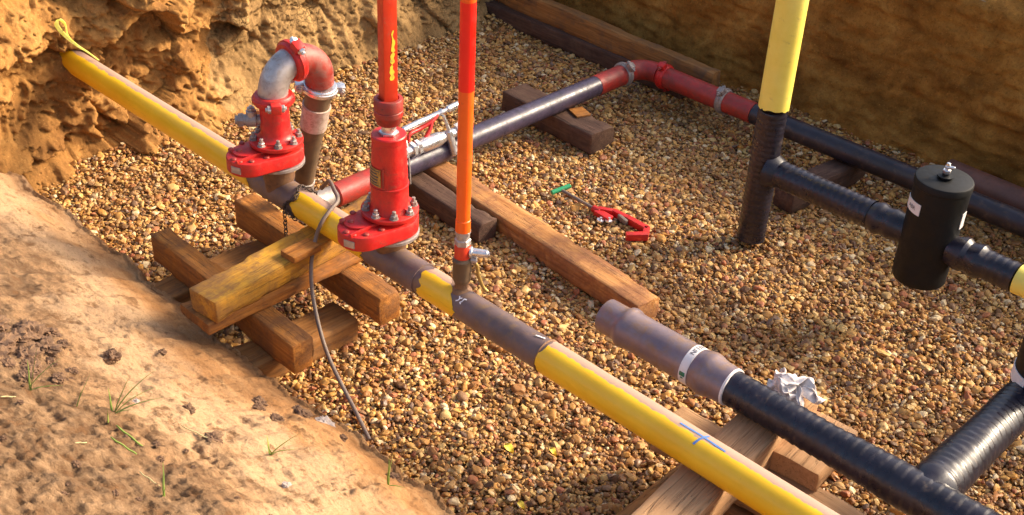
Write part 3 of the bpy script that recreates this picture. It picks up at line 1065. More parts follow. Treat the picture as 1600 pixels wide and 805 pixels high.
# yellow paint run on the spindle's right-hand face
bm = bmesh.new()
px = rot @ Vector((1, 0, 0))
py = rot @ Vector((0, 1, 0))
def smear(zz, w, off):
    c = Vector((cx, cy, zz)) + px * .0382 + py * off
    return [bm.verts.new(c - py * w / 2), bm.verts.new(c + py * w / 2)]
prev = None
for i in range(40):
    f = i / 39
    zz = zs + .11 + .14 + .26 * f
    w = .014 + .012 * abs(noise.noise(Vector((f * 9, 0, 0)))) * 2 - .008 * (f > .8)
    row = smear(zz, max(.004, w * (.25 if i in (12, 13, 22) else 1)), .004 + .010 * noise.noise(Vector((f * 6, 3, 0))) + .010 * f)
    if prev:
        bm.faces.new((prev[0], prev[1], row[1], row[0]))
    prev = row
finish(bm, 'paint_run', M['yellow_paint'], stem, WLOC[stem.name])

v1, zf1 = valve('first red valve, under the silver and red gooseneck elbow', -5.19, 3.55, .055, 'red flanged valves on the yellow pipe', 0)
cx, cy = -5.19, 3.55
bm = bmesh.new()
lathe(bm, (cx, cy, zf1 - .002), (0, 0, 1), [(0, .113), (.012, .11), (.022, .094), (.045, .084), (.20, .082), (.205, .09), (.225, .09)], 48)
finish(bm, 'neck', M['red'], v1)
# side cock on the neck, pointing left
sd = Vector((-.62, -.78, 0)).normalized()
c0 = Vector((cx, cy, zf1 + .115)) + sd * .07
bm = bmesh.new()
lathe(bm, c0, sd, [(0, .030), (.03, .030), (.032, .040), (.085, .040), (.088, .032), (.105, .032)], 24)
hexnut(bm, c0 + sd * .103, sd, .040, .03, .3)
cyl(bm, c0 + sd * .13, c0 + sd * .15, .026, seg=18, bev=.003)
sc_ = finish(bm, 'side_cock', M['cast'], v1, sharp=28)
bm = bmesh.new()
q = c0 + sd * .058
cyl(bm, q + Vector((0, 0, .02)), q + Vector((0, 0, .060)), .030, seg=24, bev=.003)
hexnut(bm, q + Vector((0, 0, .06)), (0, 0, 1), .024, .016)
cyl(bm, q + Vector((0, 0, .075)), q + Vector((0, 0, .088)), .010, seg=12, bev=.002)
finish(bm, 'plug', M['galv'], sc_, WLOC[sc_.name], sharp=28)

# pipe couplings (two-part clamps with bolted lugs)
def coupling(parent, c, d, r, w, lug, mat, boltmat, name='coupling'):
    """ring clamp round axis d at c; lug = direction of bolt pads (both sides)"""
    c = Vector(c)
    d = Vector(d).normalized()
    bm = bmesh.new()
    lathe(bm, c - d * w / 2, d, [(0, r * .86), (.001, r * 1.10), (.006, r * 1.16), (w * .3, r * 1.2), (w * .34, r * 1.27), (w * .66, r * 1.27), (w * .7, r * 1.2), (w - .006, r * 1.16), (w - .001, r * 1.10), (w, r * .86)], 40, cap=True)
    lug = Vector(lug)
    lug = (lug - d * lug.dot(d)).normalized()
    t = d.cross(lug)
    for sgn in (1, -1):
        p = c + lug * sgn * (r * 1.42)
        m = Matrix((lug, d, t)).transposed()
        box(bm, p, (r * .62, w * .86, r * .62), m, r * .09)
    o = finish(bm, name, mat, parent)
    for sgn in (1, -1):
        p = c + lug * sgn * (r * 1.48)
        b = bmesh.new()
        cyl(b, p - t * r * .62, p + t * r * .62, r * .13, seg=12, bev=.001)
        hexnut(b, p + t * r * .30, t, r * .24, r * .20, .4)
        hexnut(b, p - t * r * .30, -t, r * .24, r * .20, .1)
        finish(b, 'bolt', boltmat, o, WLOC[o.name], sharp=28)
    return o

gn = T('gooseneck_pipe', 'silver and red gooseneck elbow pipe bending over behind the first red valve', 'pipe fitting', (-5.19, 3.55, 1.2))
zt1 = zf1 + .225
coupling(gn, (cx, cy, zt1 + .02), (0, 0, 1), .094, .062, (.78, -.45, 0), M['red'], M['galv'])
def arc(c, u, v, r, a0, a1, n=14):
    c, u, v = Vector(c), Vector(u), Vector(v)
    return [c + u * r * math.cos(a0 + (a1 - a0) * i / n) + v * r * math.sin(a0 + (a1 - a0) * i / n) for i in range(n + 1)]
rb = .165
zb = zt1 + .045
bm = bmesh.new()
p = [(cx, cy, zb - .03)] + arc((cx, cy + rb, zb), (0, -1, 0), (0, 0, 1), rb, 0, R_(78)) 
tube(bm, p, .084, 32)
finish(bm, 'silver_elbow', M['galv'], gn)
aa = R_(82)
cc = Vector((cx, cy + rb - rb * math.cos(aa), zb + rb * math.sin(aa)))
dd = Vector((0, math.sin(aa), math.cos(aa)))
coupling(gn, cc, dd, .097, .066, (.55, 0, .8), M['red'], M['silver'])
bm = bmesh.new()
p = arc((cx, cy + rb, zb), (0, -1, 0), (0, 0, 1), rb, R_(86), R_(160)) + [Vector((cx - .01, cy + rb * 2 - .0, zb - .03))]
tube(bm, p, .084, 32)
M['red_faded'] = weathered('faded_red_paint', (.22, .022, .016), (.36, .05, .035), .45, .1, (.26, .17, .14), .55, 7, chips=.3, chipc=(.20, .13, .11))
finish(bm, 'red_elbow', M['red_faded'], gn)
top = Vector((cx - .01, cy + 2 * rb, zb - .06))
bot = Vector((-5.40, 3.86, .44))
dr = (bot - top).normalized()
coupling(gn, top, dr, .084, .052, (.5, .85, 0), M['silver'], M['galv'], 'silver_coupling')
bm = bmesh.new()
cyl(bm, top, top + dr * .14, .078, .076, 32)
finish(bm, 'upper_riser', M['dirty_pipe'], gn)
bm = bmesh.new()
lathe(bm, top + dr * .125, dr, [(0, .078), (.002, .085), (.008, .085), (.010, .082), (.16, .080), (.162, .076)], 36)
finish(bm, 'pale_band', M['band'], gn)
bm = bmesh.new()
L = (bot - top).length
lathe(bm, top + dr * .28, dr, [(0, .074), (.1, .066), (L - .44, .062), (L - .36, .058)], 32)
finish(bm, 'lower_riser', M['dirty_pipe'], gn)
bm = bmesh.new()
lathe(bm, bot - dr * .09, dr, [(0, .058), (.004, .066), (.07, .066), (.08, .060)], 32)
finish(bm, 'collar', M['cast'], gn)

# chain sling round the pipe below the first valve
ch = bmesh.new()
def torus_link(bm, p, d, up, L=.020, w=.011, r=.0032):
    d = Vector(d).normalized()
    up = Vector(up)
    up = (up - d * up.dot(d)).normalized()
    pts = []
    for i in range(12):
        a = 2 * math.pi * i / 12
        pts.append(Vector(p) + d * math.cos(a) * L + up * math.sin(a) * w)
    pts.append(pts[0])
    tube(bm, pts, r, 6, False)
path = []
for i in range(19):
    a = R_(-75 + i * 11.5)
    path.append(Vector((-4.985 + .03 * math.sin(i * .8), PY - .096 * math.sin(a), PZ + .096 * math.cos(a))))
path = path[::-1]
hang = [Vector((-5.0, PY - .096, PZ - .0 - .030 * i)) for i in range(1, 15)]
full = [q for q in path if q.y < PY + .096]
idx = 0
for seq in (path, [Vector((-5.02, PY - .1, PZ + .02 - .028 * i)) for i in range(0, 12)]):
    for i in range(len(seq) - 1):
        d = seq[i + 1] - seq[i]
        mid = (seq[i] + seq[i + 1]) / 2
        side = Vector((1, 0, .1)) if idx % 2 else d.cross(Vector((1, 0, 0)))
        torus_link(ch, mid, d, side)
        idx += 1
solo(ch, 'chain', M['chain'], 'dark oily chain looped round the pipe and hanging beside the first red valve', 'chain', (-5.0, 3.46, .4), sharp=60)

# earthing hose over the pipe down to the gravel
bm = bmesh.new()
hp = smooth_path([(-5.12, 3.80, .60), (-5.02, 3.78, .70), (-4.86, 3.69, .750), (-4.735, 3.62, .757), (-4.69, 3.53, .748), (-4.68, 3.46, .70), (-4.69, 3.42, .60), (-4.62, 3.33, .49), (-4.50, 3.25, .34), (-4.26, 3.15, .17), (-3.90, 3.05, .045), (-3.74, 3.00, .0)], 8)
tube(bm, hp, .0115, 12)
hose = solo(bm, 'hose', M['cable'], 'thin brown-grey hose draped over the yellow pipe and down onto the gravel', 'hose', (-4.4, 3.4, 0))

# ------------------------------------------------------------------ ORANGE MARKER POLE ON ITS COCK
ox, oy = -3.665, 3.565
op = T('marker_pole', 'tall thin fluorescent orange and red pole standing on the tap beside the second valve', 'pole', (ox, oy, PZ + PR))
zz = PZ + PR - .015
bm = bmesh.new()
lathe(bm, (ox, oy, zz), (0, 0, 1), [(0, .056), (.012, .046), (.022, .036), (.045, .034), (.047, .038), (.056, .038)], 28)
finish(bm, 'nipple', M['rusty'], op)
bm = bmesh.new()
lathe(bm, (ox, oy, zz + .054), (0, 0, 1), [(0, .036), (.01, .044), (.03, .048), (.115, .048), (.118, .050), (.134, .050), (.138, .044), (.15, .036)], 32)
vb = finish(bm, 'cock_body', M['dirty_pipe'], op)
bm = bmesh.new()
lathe(bm, (ox, oy, zz + .20), (0, 0, 1), [(0, .036), (.004, .041), (.07, .040), (.078, .036)], 28)
finish(bm, 'red_collar', M['red_stem'], op)
bm = bmesh.new()
hexnut(bm, (ox, oy, zz + .277), (0, 0, 1), .042, .035, .2)
lathe(bm, (ox, oy, zz + .312), (0, 0, 1), [(0, .033), (.012, .034), (.014, .036), (.03, .036)], 24)
hexnut(bm, (ox, oy, zz + .338), (0, 0, 1), .041, .022, .5)
finish(bm, 'union', M['galv'], op, sharp=25)
zb = zz + .355
bm = bmesh.new()
lathe(bm, (ox, oy, zb), (0, 0, 1), [(0, .034), (.003, .0385), (.065, .0375), (.068, .034), (.2, .0355), (1.10 - (zb - .74), .0365)], 32)
tz = 1.10 - (zb - .74) + zb
finish(bm, 'orange_length', M['orange'], op)
bm = bmesh.new()
cyl(bm, (ox, oy, tz), (ox, oy, tz + .43), .0368, .0368, 32)
finish(bm, 'red_length', M['hotred'], op)
bm = bmesh.new()
cyl(bm, (ox, oy, tz + .43), (ox, oy, tz + .9), .0366, .0366, 32)
finish(bm, 'orange_length', M['orange'], op)
bm = bmesh.new()
hd = Vector((.80, .60, 0))
c = Vector((ox, oy, zz + .235))
cyl(bm, c + hd * .036, c + hd * .052, .030, seg=20, bev=.003)
cyl(bm, c + hd * .050, c + hd * .13, .0225, .020, 20, .004)
cyl(bm, c + hd * .13, c + hd * .138, .012, seg=14)
finish(bm, 'handle', M['silver'], op)
bm = bmesh.new()
lp = smooth_path([c + hd * .05 + Vector((0, 0, -.045)), c + hd * .075 + Vector((0, 0, -.075)), c + hd * .085 + Vector((0, 0, -.13)), c + hd * .080 + Vector((.02, .02, -.20)), c + hd * .09 + Vector((.03, .03, -.23))], 5)
tube(bm, lp, .0095, 10)
finish(bm, 'lever', M['brass'], op)
bm = bmesh.new()
cyl(bm, c + hd * .042 + Vector((0, 0, -.045)), c + hd * .075 + Vector((0, 0, -.045)), .017, seg=16, bev=.003)
finish(bm, 'pivot', M['galv'], op)

# ------------------------------------------------------------------ NAVY CROSS PIPE (along Y) WITH RED ENDS
CX, CZ, CR = -5.48, .252, .079
npipe = T('cross_pipe', 'scuffed navy pipe with red ends crossing from behind the yellow pipe to the trench corner', 'pipe', (CX, 5.6, CZ - CR))
bm = bmesh.new()
lathe(bm, (CX, 4.50, CZ), (0, 1, 0), [(i * .08, CR) for i in range(29)], 40)
finish(bm, 'navy_pipe', M['navy'], npipe)
bm = bmesh.new()
lathe(bm, (CX, 4.16, CZ), (0, 1, 0), [(0, CR - .006), (.01, CR + .002), (.335, CR + .003), (.34, CR - .002)], 40)
finish(bm, 'red_end', M['red_dull'], npipe)
bm = bmesh.new()
lathe(bm, (CX, 6.72, CZ), (0, 1, 0), [(0, CR - .002), (.005, CR + .003), (.36, CR + .003)], 40)
finish(bm, 'red_end', M['red_dull'], npipe)
bm = bmesh.new()
tube(bm, smooth_path([(-5.40, 3.86, .44), (-5.42, 3.88, .36), (-5.46, 3.96, .28), (-5.48, 4.08, .255), (-5.48, 4.18, .252)], 6), .070, 28)
finish(bm, 'elbow', M['cast'], npipe)

coupling(npipe, (CX, 7.06, CZ), (0, 1, 0), CR, .062, (.6, 0, .8), M['cast'], M['cast'])
bm = bmesh.new()
tube(bm, [Vector((CX, 7.09, CZ))] + arc((CX + .15, 7.14, CZ), (-1, 0, 0), (0, 1, 0), .15, 0, R_(90), 10) + [Vector((CX + .19, 7.29, CZ))], CR + .002, 32)
finish(bm, 'corner_elbow', M['red_dull'], npipe)

FY, FZ, FR = 7.285, .252, .080
fp = T('trench_side_pipe', 'red then black pipe lying along the foot of the shaded trench side', 'pipe', (-4, FY, FZ - FR))
coupling(fp, (-5.24, FY, FZ), (1, 0, 0), FR, .07, (0, -.45, .9), M['red'], M['red_dull'])
bm = bmesh.new()
xpipe(bm, -5.21, -4.38, FR + .002, FY, FZ, 40)
finish(bm, 'red_length', M['red_dull'], fp)
coupling(fp, (-4.66, FY, FZ), (1, 0, 0), FR, .062, (0, -.5, .85), M['cast'], M['cast'])
bm = bmesh.new()
xpipe(bm, -4.375, 1.5, FR, FY, FZ, 40, .1)
finish(bm, 'black_length', M['tape_dull'], fp)

bm = bmesh.new()
lathe(bm, (-2.98, 7.66, .20), (1, -.03, 0), [(0, .07), (0.001, .098), (1, .1), (4.5, .1)], 40)
solo(bm, 'rusty_pipe', M['rustpipe'], 'plain rust-brown pipe behind the black canister, against the trench side', 'pipe', (-2, 7.65, .1))
# carrier block keeping that pipe off the gravel
# ------------------------------------------------------------------ SMALL TAP ON THE NAVY PIPE
tp = T('ball_valve', 'silver test valve with red forked handle clamped on the navy pipe', 'valve', (CX, 4.95, .33))
bm = bmesh.new()
z = .375
for y, r, h in ((4.69, .050, .055), (4.79, .056, .034), (4.835, .056, .034), (5.20, .058, .06)):
    hexnut(bm, (CX + .03, y, z), (0, 1, 0), r, h, .26)
lathe(bm, (CX + .03, 4.70, z), (0, 1, 0), [(0, .036), (.16, .038), (.2, .052), (.34, .052), (.40, .036), (.58, .036)], 24)
finish(bm, 'body', M['silver'], tp, sharp=26)
bm = bmesh.new()
a, b = Vector((CX - .04, 4.78, .50)), Vector((CX - .02, 5.30, .55))
d = (b - a).normalized()
lathe(bm, a, d, [(0, .016), (.01, .024), (.19, .024), (.20, .020), (.33, .020), (.34, .026), (.35, .026), (.36, .014), (.39, .014), (.40, .024), (.50, .023), (.51, .015)], 20)
finish(bm, 'bar', M['silver'], tp)
bm = bmesh.new()
tube(bm, smooth_path([(CX, 4.80, .41), (CX - .01, 4.82, .47), (CX - .02, 4.93, .475), (CX - .01, 5.02, .50), (CX - .02, 5.08, .53)], 6), .014, 10)
tube(bm, smooth_path([(CX, 4.80, .41), (CX + .02, 4.90, .40), (CX + .01, 4.98, .45), (CX - .01, 5.02, .50)], 6), .014, 10)
finish(bm, 'handle', M['red'], tp)
bm = bmesh.new()
cyl(bm, (CX + .02, 5.10, .53), (CX + .06, 5.13, .40), .011, .013, 14)
cyl(bm, (CX + .05, 5.12, .42), (CX + .10, 5.14, .25), .028, .028, 22, .005)
finish(bm, 'outlet', M['silver'], tp)
bm = bmesh.new()
tube(bm, smooth_path([(CX - .03, 4.79, .49), (CX + .04, 4.76, .40), (CX + .08, 4.74, .28), (CX + .10, 4.73, .17)], 6), .006, 8)
finish(bm, 'retaining_wire', M['galv'], tp)

# ------------------------------------------------------------------ WRAPPED PIPE HELPER
def wrap_fun(pitch, depth):
    def f(t, a):
        return depth * (((t + pitch * a / (2 * math.pi)) / pitch) % 1.0) + .0012 * math.sin(a * 3 + t * 11)
    return f
def wprof(L, r, step=.008):
    n = int(L / step)
    return [(i * L / n, r) for i in range(n + 1)]

# ------------------------------------------------------------------ YELLOW POST WITH TEE
QX, QY = -3.535, 6.095
ps = T('standpipe', 'tall yellow-topped black taped post with a side branch, standing on the gravel', 'post', (QX, QY, 0))
bm = bmesh.new()
lathe(bm, (QX, QY, .045), (0, 0, 1), [(0, .06), (.001, .086)] + [(.002 + i * .011, .088) for i in range(86)], 44, wrap_fun(.038, .0065))
finish(bm, 'black_wrap', M['tape'], ps)
bm = bmesh.new()
n = 40
rings = []
for i in range(n + 1):
    z = 1.0 + 1.3 * i / n
    ring = []
    for k in range(44):
        a = 2 * math.pi * k / 44
        zz = z + (.02 * fbm((math.cos(a) * 3, math.sin(a) * 3, 1), 3) if i == 0 else 0)
        r = .0945 + .0015 * math.sin(a * 2 + z)
        ring.append(bm.verts.new((QX + r * math.cos(a), QY + r * math.sin(a), zz)))
    rings.append(ring)
for A, B in zip(rings, rings[1:]):
    for k in range(44):
        j = (k + 1) % 44
        bm.faces.new((A[k], A[j], B[j], B[k]))
bm.faces.new(rings[-1])
inn = [bm.verts.new((QX + (v.co.x - QX) * .9, QY + (v.co.y - QY) * .9, v.co.z + .001)) for v in rings[0]]
for k in range(44):
    j = (k + 1) % 44
    bm.faces.new((rings[0][k], inn[k], inn[j], rings[0][j]))
finish(bm, 'yellow_sleeve', M['yellow2'], ps)
AZ = .575
KX, KY, KR = -2.375, 6.10, .160
bm = bmesh.new()
La = KX - KR - QX
lathe(bm, (QX + .06, QY, AZ), (1, 0, 0), [(0, .115), (.03, .105), (.06, .092)] + [(.07 + i * .009, .084) for i in range(int((La - .33) / .009))] , 40, wrap_fun(.045, .0060), cap=False)
x1 = La - .29
lathe(bm, (QX + .06 + x1, QY, AZ), (1, 0, 0), [(.02, .084), (.05, .094), (.07, .100), (.09, .094), (.11, .085), (.14, .090), (.165, .098), (.19, .09), (.26, .084)], 40, cap=False)
finish(bm, 'branch', M['tape'], ps)

def canister(label, x, y, r, z0, z1, txt, a_lab, group):
    c = T('canister', label, 'canister', (x, y, z0), group)
    bm = bmesh.new()
    h = z1 - z0
    lathe(bm, (x, y, z0), (0, 0, 1), [(0, r - .03), (.004, r - .010), (.015, r - .004), (.05, r - .004), (h - .05, r), (h - .045, r + .004), (h - .01, r + .004), (h - .003, r), (h, r - .008), (h + .0005, .02)], 64)
    finish(bm, 'shell', M['black'], c)
    bm = bmesh.new()
    lathe(bm, (x, y, z1), (0, 0, 1), [(0, .030), (.008, .030), (.010, .046), (.018, .046), (.020, .02), (.034, .018)], 24)
    kb = finish(bm, 'vent_base', M['black'], c)
    bm = bmesh.new()
    hexnut(bm, (x, y, z1 + .032), (0, 0, 1), .024, .022, .2)
    cyl(bm, (x, y, z1 + .053), (x, y, z1 + .09), .011, .010, 14)
    cyl(bm, (x - .012, y - .008, z1 + .070), (x + .038, y + .012, z1 + .073), .011, .009, 16, .002)
    cyl(bm, (x, y, z1 + .078), (x, y, z1 + .096), .012, .011, 16, .003)
    finish(bm, 'vent_cock', M['silver'], c, sharp=28)
    return c
cn = canister('black canister in line with the yellow post, small silver cock on its lid', KX, KY, KR, .31, .985, '', 0, 'black in-line canisters')
view_dir = Vector((-KX, -KY, 0)).normalized()
bm = bmesh.new()
patch_on_cyl(bm, (KX, KY, 0), (0, 0, 1), view_dir, KR - .001, .78, .85, -1.55, -.55, .004, 1, 18)
lb = finish(bm, 'label', M['white'], cn)
tb = text_on_cyl('ABR', .034, (KX, KY, 0), (0, 0, 1), view_dir, KR - .001, .803, -1.15, .0055)
finish(tb, 'lettering', M['ink'], lb, WLOC[lb.name], sharp=180)
bm = bmesh.new()
patch_on_cyl(bm, (KX, KY, 0), (0, 0, 1), view_dir, KR - .001, .72, .82, 1.12, 1.45, .004, 1, 8)
finish(bm, 'label', M['white'], cn)
rp = T('outlet_pipe', 'black taped pipe leaving the right side of the canister and ending in yellow', 'pipe', (-1.9, KY, AZ - .09))
bm = bmesh.new()
lathe(bm, (KX + KR - .02, KY, AZ), (1, 0, 0), [(0, .084), (.03, .088), (.06, .100), (.09, .100), (.115, .086), (.135, .088), (.16, .099), (.185, .099), (.21, .086)] + [(.22 + i * .009, .083) for i in range(21)], 40, wrap_fun(.045, .0055))
finish(bm, 'black_wrap', M['tape'], rp)
bm = bmesh.new()
xpipe(bm, -1.825, 1.3, .0865, KY, AZ, 40, .1)
finish(bm, 'yellow_length', M['yellow2'], rp)

# ------------------------------------------------------------------ BLACK TAPED PIPE, FRONT RIGHT, WITH STEEL COUPLER
BY, BZ, BR = 4.03, .65, .086
bp = T('taped_pipe', 'spirally taped black pipe on the right crib, with a branch at the lower right corner', 'pipe', (-2, BY, BZ - BR))
bm = bmesh.new()
lathe(bm, (-2.30, BY, BZ), (1, 0, 0), [(t, q + .012 * min(1, max(0, (t - .55) / .35))) for t, q in wprof(2.8, BR - .002)], 44, wrap_fun(.050, .0055))
finish(bm, 'black_wrap', M['tape'], bp)
bm = bmesh.new()
lathe(bm, (-1.30, BY - .0, BZ), (0, 1, 0), [(.0, .090), (.05, .098), (.085, .112), (.11, .110)] + [(.12 + i * .008, .105 - .008 * min(1, i / 60)) for i in range(106)], 44, wrap_fun(.042, .0055), cap=False)
finish(bm, 'branch', M['tape'], bp)
cp = T('pipe_coupler', 'open-ended grey steel coupler with white printed band on the end of the black taped pipe', 'coupler', (-2.7, BY, BZ - .1))
bm = bmesh.new()
lathe(bm, (-3.085, BY, BZ), (1, 0, 0), [(.05, .03), (.02, .070), (.002, .078), (0, .084), (.004, .089), (.10, .091), (.118, .093), (.135, .107), (.15, .110), (.168, .107), (.185, .099), (.52, .100), (.60, .100), (.62, .107), (.65, .112), (.675, .108), (.70, .099), (.76, .096), (.782, .095), (.785, .088)], 56, lambda t, a: .0012 * math.sin(2 * a + t * 9))
finish(bm, 'steel_body', M['brown_grey'], cp)
bm = bmesh.new()
patch_on_cyl(bm, (-3.085, BY, BZ), (1, 0, 0), (0, -.6, .8), .0995, .545, .59, -1.75, 1.9, .003, 1, 40)
lb = finish(bm, 'label_band', M['white'], cp)
tb = text_on_cyl('RELIN', .036, (-3.085, BY, BZ), (1, 0, 0), (0, -.6, .8), .0995, .556, -1.15, .0045, 1)
finish(tb, 'lettering', M['ink'], lb, WLOC[lb.name], sharp=180)
bm = bmesh.new()
patch_on_cyl(bm, (-3.085, BY, BZ), (1, 0, 0), (0, -.6, .8), .0995, .552, .583, .75, .98, .0042, 1, 4)
patch_on_cyl(bm, (-3.085, BY, BZ), (1, 0, 0), (0, -.6, .8), .0995, .560, .575, 1.04, 1.12, .0042, 1, 2)
finish(bm, 'green_print', M['green_ink'], lb, WLOC[lb.name], sharp=180)
bm = bmesh.new()
lathe(bm, (-2.305, BY, BZ), (1, 0, 0), [(0, .090), (.001, .0965), (.012, .0955), (.013, .088)], 48)
finish(bm, 'white_ring', M['white'], cp)
cn2 = canister('black canister with a white label band, cut off by the right edge of the picture', -1.24, 5.10, .172, .52, 1.02, '', 0, 'black in-line canisters')
vd2 = Vector((1.22, -5.08, 0)).normalized()
bm = bmesh.new()
patch_on_cyl(bm, (-1.24, 5.10, 0), (0, 0, 1), vd2, .171, .72, .79, -1.7, -.6, .004, 1, 18)
finish(bm, 'label', M['white'], cn2)

# ------------------------------------------------------------------ PIPE CUTTER
pcut = T('pipe_cutter', 'red C-shaped pipe cutter with green T-handle lying on the gravel', 'pipe cutter', (-4.4, 5.6, 0))
zc = .035
def Vp(s, w, z=zc):
    """along tool from handle (s=0) to jaw; w sideways towards viewer"""
    a, b = Vector((-4.79, 5.60, 0)), Vector((-4.03, 5.60, 0))
    d = (b - a).normalized()
    n = Vector((d.y, -d.x, 0))
    return a + d * s + n * w + Vector((0, 0, z))
bm = bmesh.new()
hd = Vector((.35, 1, .18)).normalized()
c = Vp(0, 0, .055)
cyl(bm, c - hd * .075 + Vector((0, 0, 0)), c + hd * .075, .017, .017, 18, .004)
finish(bm, 'grip', M['green'], pcut)
bm = bmesh.new()
cyl(bm, Vp(.01, 0, .05), Vp(.34, .0, .035), .012, .012, 14)
finish(bm, 'screw', M['cable'], pcut)
def plate(bm, pts, z0, z1, bev=.004):
    prism(bm, [(p.x, p.y) for p in pts], z0, z1, bev)
bm = bmesh.new()
def bar(bm, p, q, w, h, z, bev=.006):
    w *= 1.25
    h *= 1.15
    p, q = Vector(p), Vector(q)
    d = q - p
    a = math.atan2(d.y, d.x)
    box(bm, (p + q) / 2 + Vector((0, 0, z - (p.z + q.z) / 2)), (d.length + w * .6, w, h), Euler((0, 0, a)).to_matrix(), bev)
cyl(bm, Vp(.30, 0, .035), Vp(.365, 0, .035), .026, .024, 20, .004)
bar(bm, Vp(.35, -.012), Vp(.44, -.060), .030, .042, .036)
bar(bm, Vp(.44, -.060), Vp(.56, -.060), .030, .040, .040)
bar(bm, Vp(.56, -.060), Vp(.73, -.050), .034, .044, .040)
bar(bm, Vp(.73, -.050), Vp(.775, .020), .034, .044, .040)
bar(bm, Vp(.775, .020), Vp(.70, .110), .036, .044, .042)
bar(bm, Vp(.36, .015), Vp(.46, .02), .045, .030, .034)
finish(bm, 'frame', M['red'], pcut)
bm = bmesh.new()
for s, w in ((.47, .035), (.43, .075)):
    lathe(bm, Vp(s, w, .018), (.1, .1, 1), [(0, .006), (.001, .024), (.006, .026), (.012, .026), (.017, .024), (.018, .008), (.034, .008)], 22)
finish(bm, 'roller', M['silver'], pcut)
bm = bmesh.new()
bar(bm, Vp(.50, -.040), Vp(.58, -.015), .02, .03, .045)
finish(bm, 'slide', M['cable'], pcut)
pcut.location.y += 0

# ------------------------------------------------------------------ RAG
bm = bmesh.new()
NR = 110
rows = []
for i in range(NR + 1):
    row = []
    for k in range(NR + 1):
        u, v = i / NR * 2 - 1, k / NR * 2 - 1
        q = Vector((u * 1.7, v * 1.7, .3))
        wx = fbm(q + Vector((5, 0, 0)), 2)
        wy = fbm(q + Vector((0, 5, 0)), 2)
        f1 = abs(math.sin(3.2 * u + 2.4 * v + 3.2 * wx))
        f2 = abs(math.sin(4.2 * v - 2.0 * u + 3.4 * wy + 1))
        f3 = abs(math.sin(9 * u + 6 * wy)) * abs(math.cos(8 * v + 5 * wx))
        rr = u * u + v * v
        x = u * .115 + .040 * wx + .030 * math.sin(5 * v + 3 * wx)
        y = v * .095 + .040 * wy + .026 * math.sin(5.5 * u + 3 * wy)
        z = .115 * math.exp(-rr * 1.2) + .022 * f1 ** 1.5 + .018 * f2 ** 1.5 + .004 * f3 - .006
        row.append(bm.verts.new((x, y, max(z, .002 + .006 * f1))))
    rows.append(row)
for A, B in zip(rows, rows[1:]):
    for k in range(NR):
        bm.faces.new((A[k], A[k + 1], B[k + 1], B[k]))
bm.transform(Matrix.Translation((-2.10, 4.27, .560)))
rag = solo(bm, 'rag', M['rag'], 'crumpled off-white cloth rag on the timber behind the black taped pipe', 'rag', (-2.10, 4.27, .56), sharp=180)
sm = rag.modifiers.new('thickness', 'SOLIDIFY')
sm.thickness = .003

# ------------------------------------------------------------------ BANK DETAILS
def clod(x, y, r, label, mat='clod', flat=.6, seed=0, name='mud_clod', cat='clod', group='mud clods on the bank', stretch=1.0):
    bm = bmesh.new()
    bmesh.ops.create_icosphere(bm, subdivisions=4, radius=1)
    for v in bm.verts:
        p = v.co.copy()
        n = fbm(p * 1.6 + Vector((seed * 3.1, seed, 0)), 5, .6)
        dd, _ = noise.voronoi(p * 1.8 + Vector((seed, 0, seed)))
        k = 1 + .45 * n - .25 * (1 - min(1, (dd[1] - dd[0]) * 4))
        v.co = Vector((p.x * r * stretch * k, p.y * r * k, p.z * r * flat * k))
    z = bank_z(x, y)
    bm.transform(Matrix.Translation((x, y, z + r * flat * .35)))
    return solo(bm, name, M[mat], label, cat, (x, y, z), group if name == 'mud_clod' else None, sharp=30)
CL = [(-4.546, 2.077, .040, 'lone dark mud clod on the pale dry sand of the bank', 'clod', .7, 1.1),
      (-4.584, 2.358, .022, 'small square brown lump on the pale sand above the crib', 'clod', .7, 1.1),
      (-4.03, 2.55, .034, 'dark clod half way along the bank, upper one of a touching pair', 'clod', .5, 1.3),
      (-3.985, 2.51, .028, 'dark clod half way along the bank, lower one of a touching pair', 'clod', .5, 1.3),
      (-3.93, 2.70, .026, 'dark clod, first of a short row by the bank edge near the crib', 'clod', .6, 1.2),
      (-3.87, 2.69, .034, 'larger dark clod by the bank edge just left of the pale flat stone', 'clod', .5, 1.5),
      (-3.79, 2.49, .030, 'dark flattened clod on the bank straight below the short row of clods', 'clod', .45, 1.5),
      (-3.58, 2.71, .020, 'small brown clod beside the foot of the hose', 'clod', .6, 1.2),
      (-3.25, 2.74, .030, 'dark clod right of the grass tuft at the bottom edge of the picture', 'clod', .6, 1.4),
      (-3.66, 2.06, .036, 'muddy clod below the middle of the bank near the bottom', 'clod', .4, 1.5),
      (-3.95, 2.12, .030, 'muddy clod right of the long-bladed grass tuft', 'clod', .45, 1.3)]
for i, (x, y, r, lab, m, fl, st) in enumerate(CL):
    clod(x, y, r, lab, m, fl, i + 1, stretch=st)
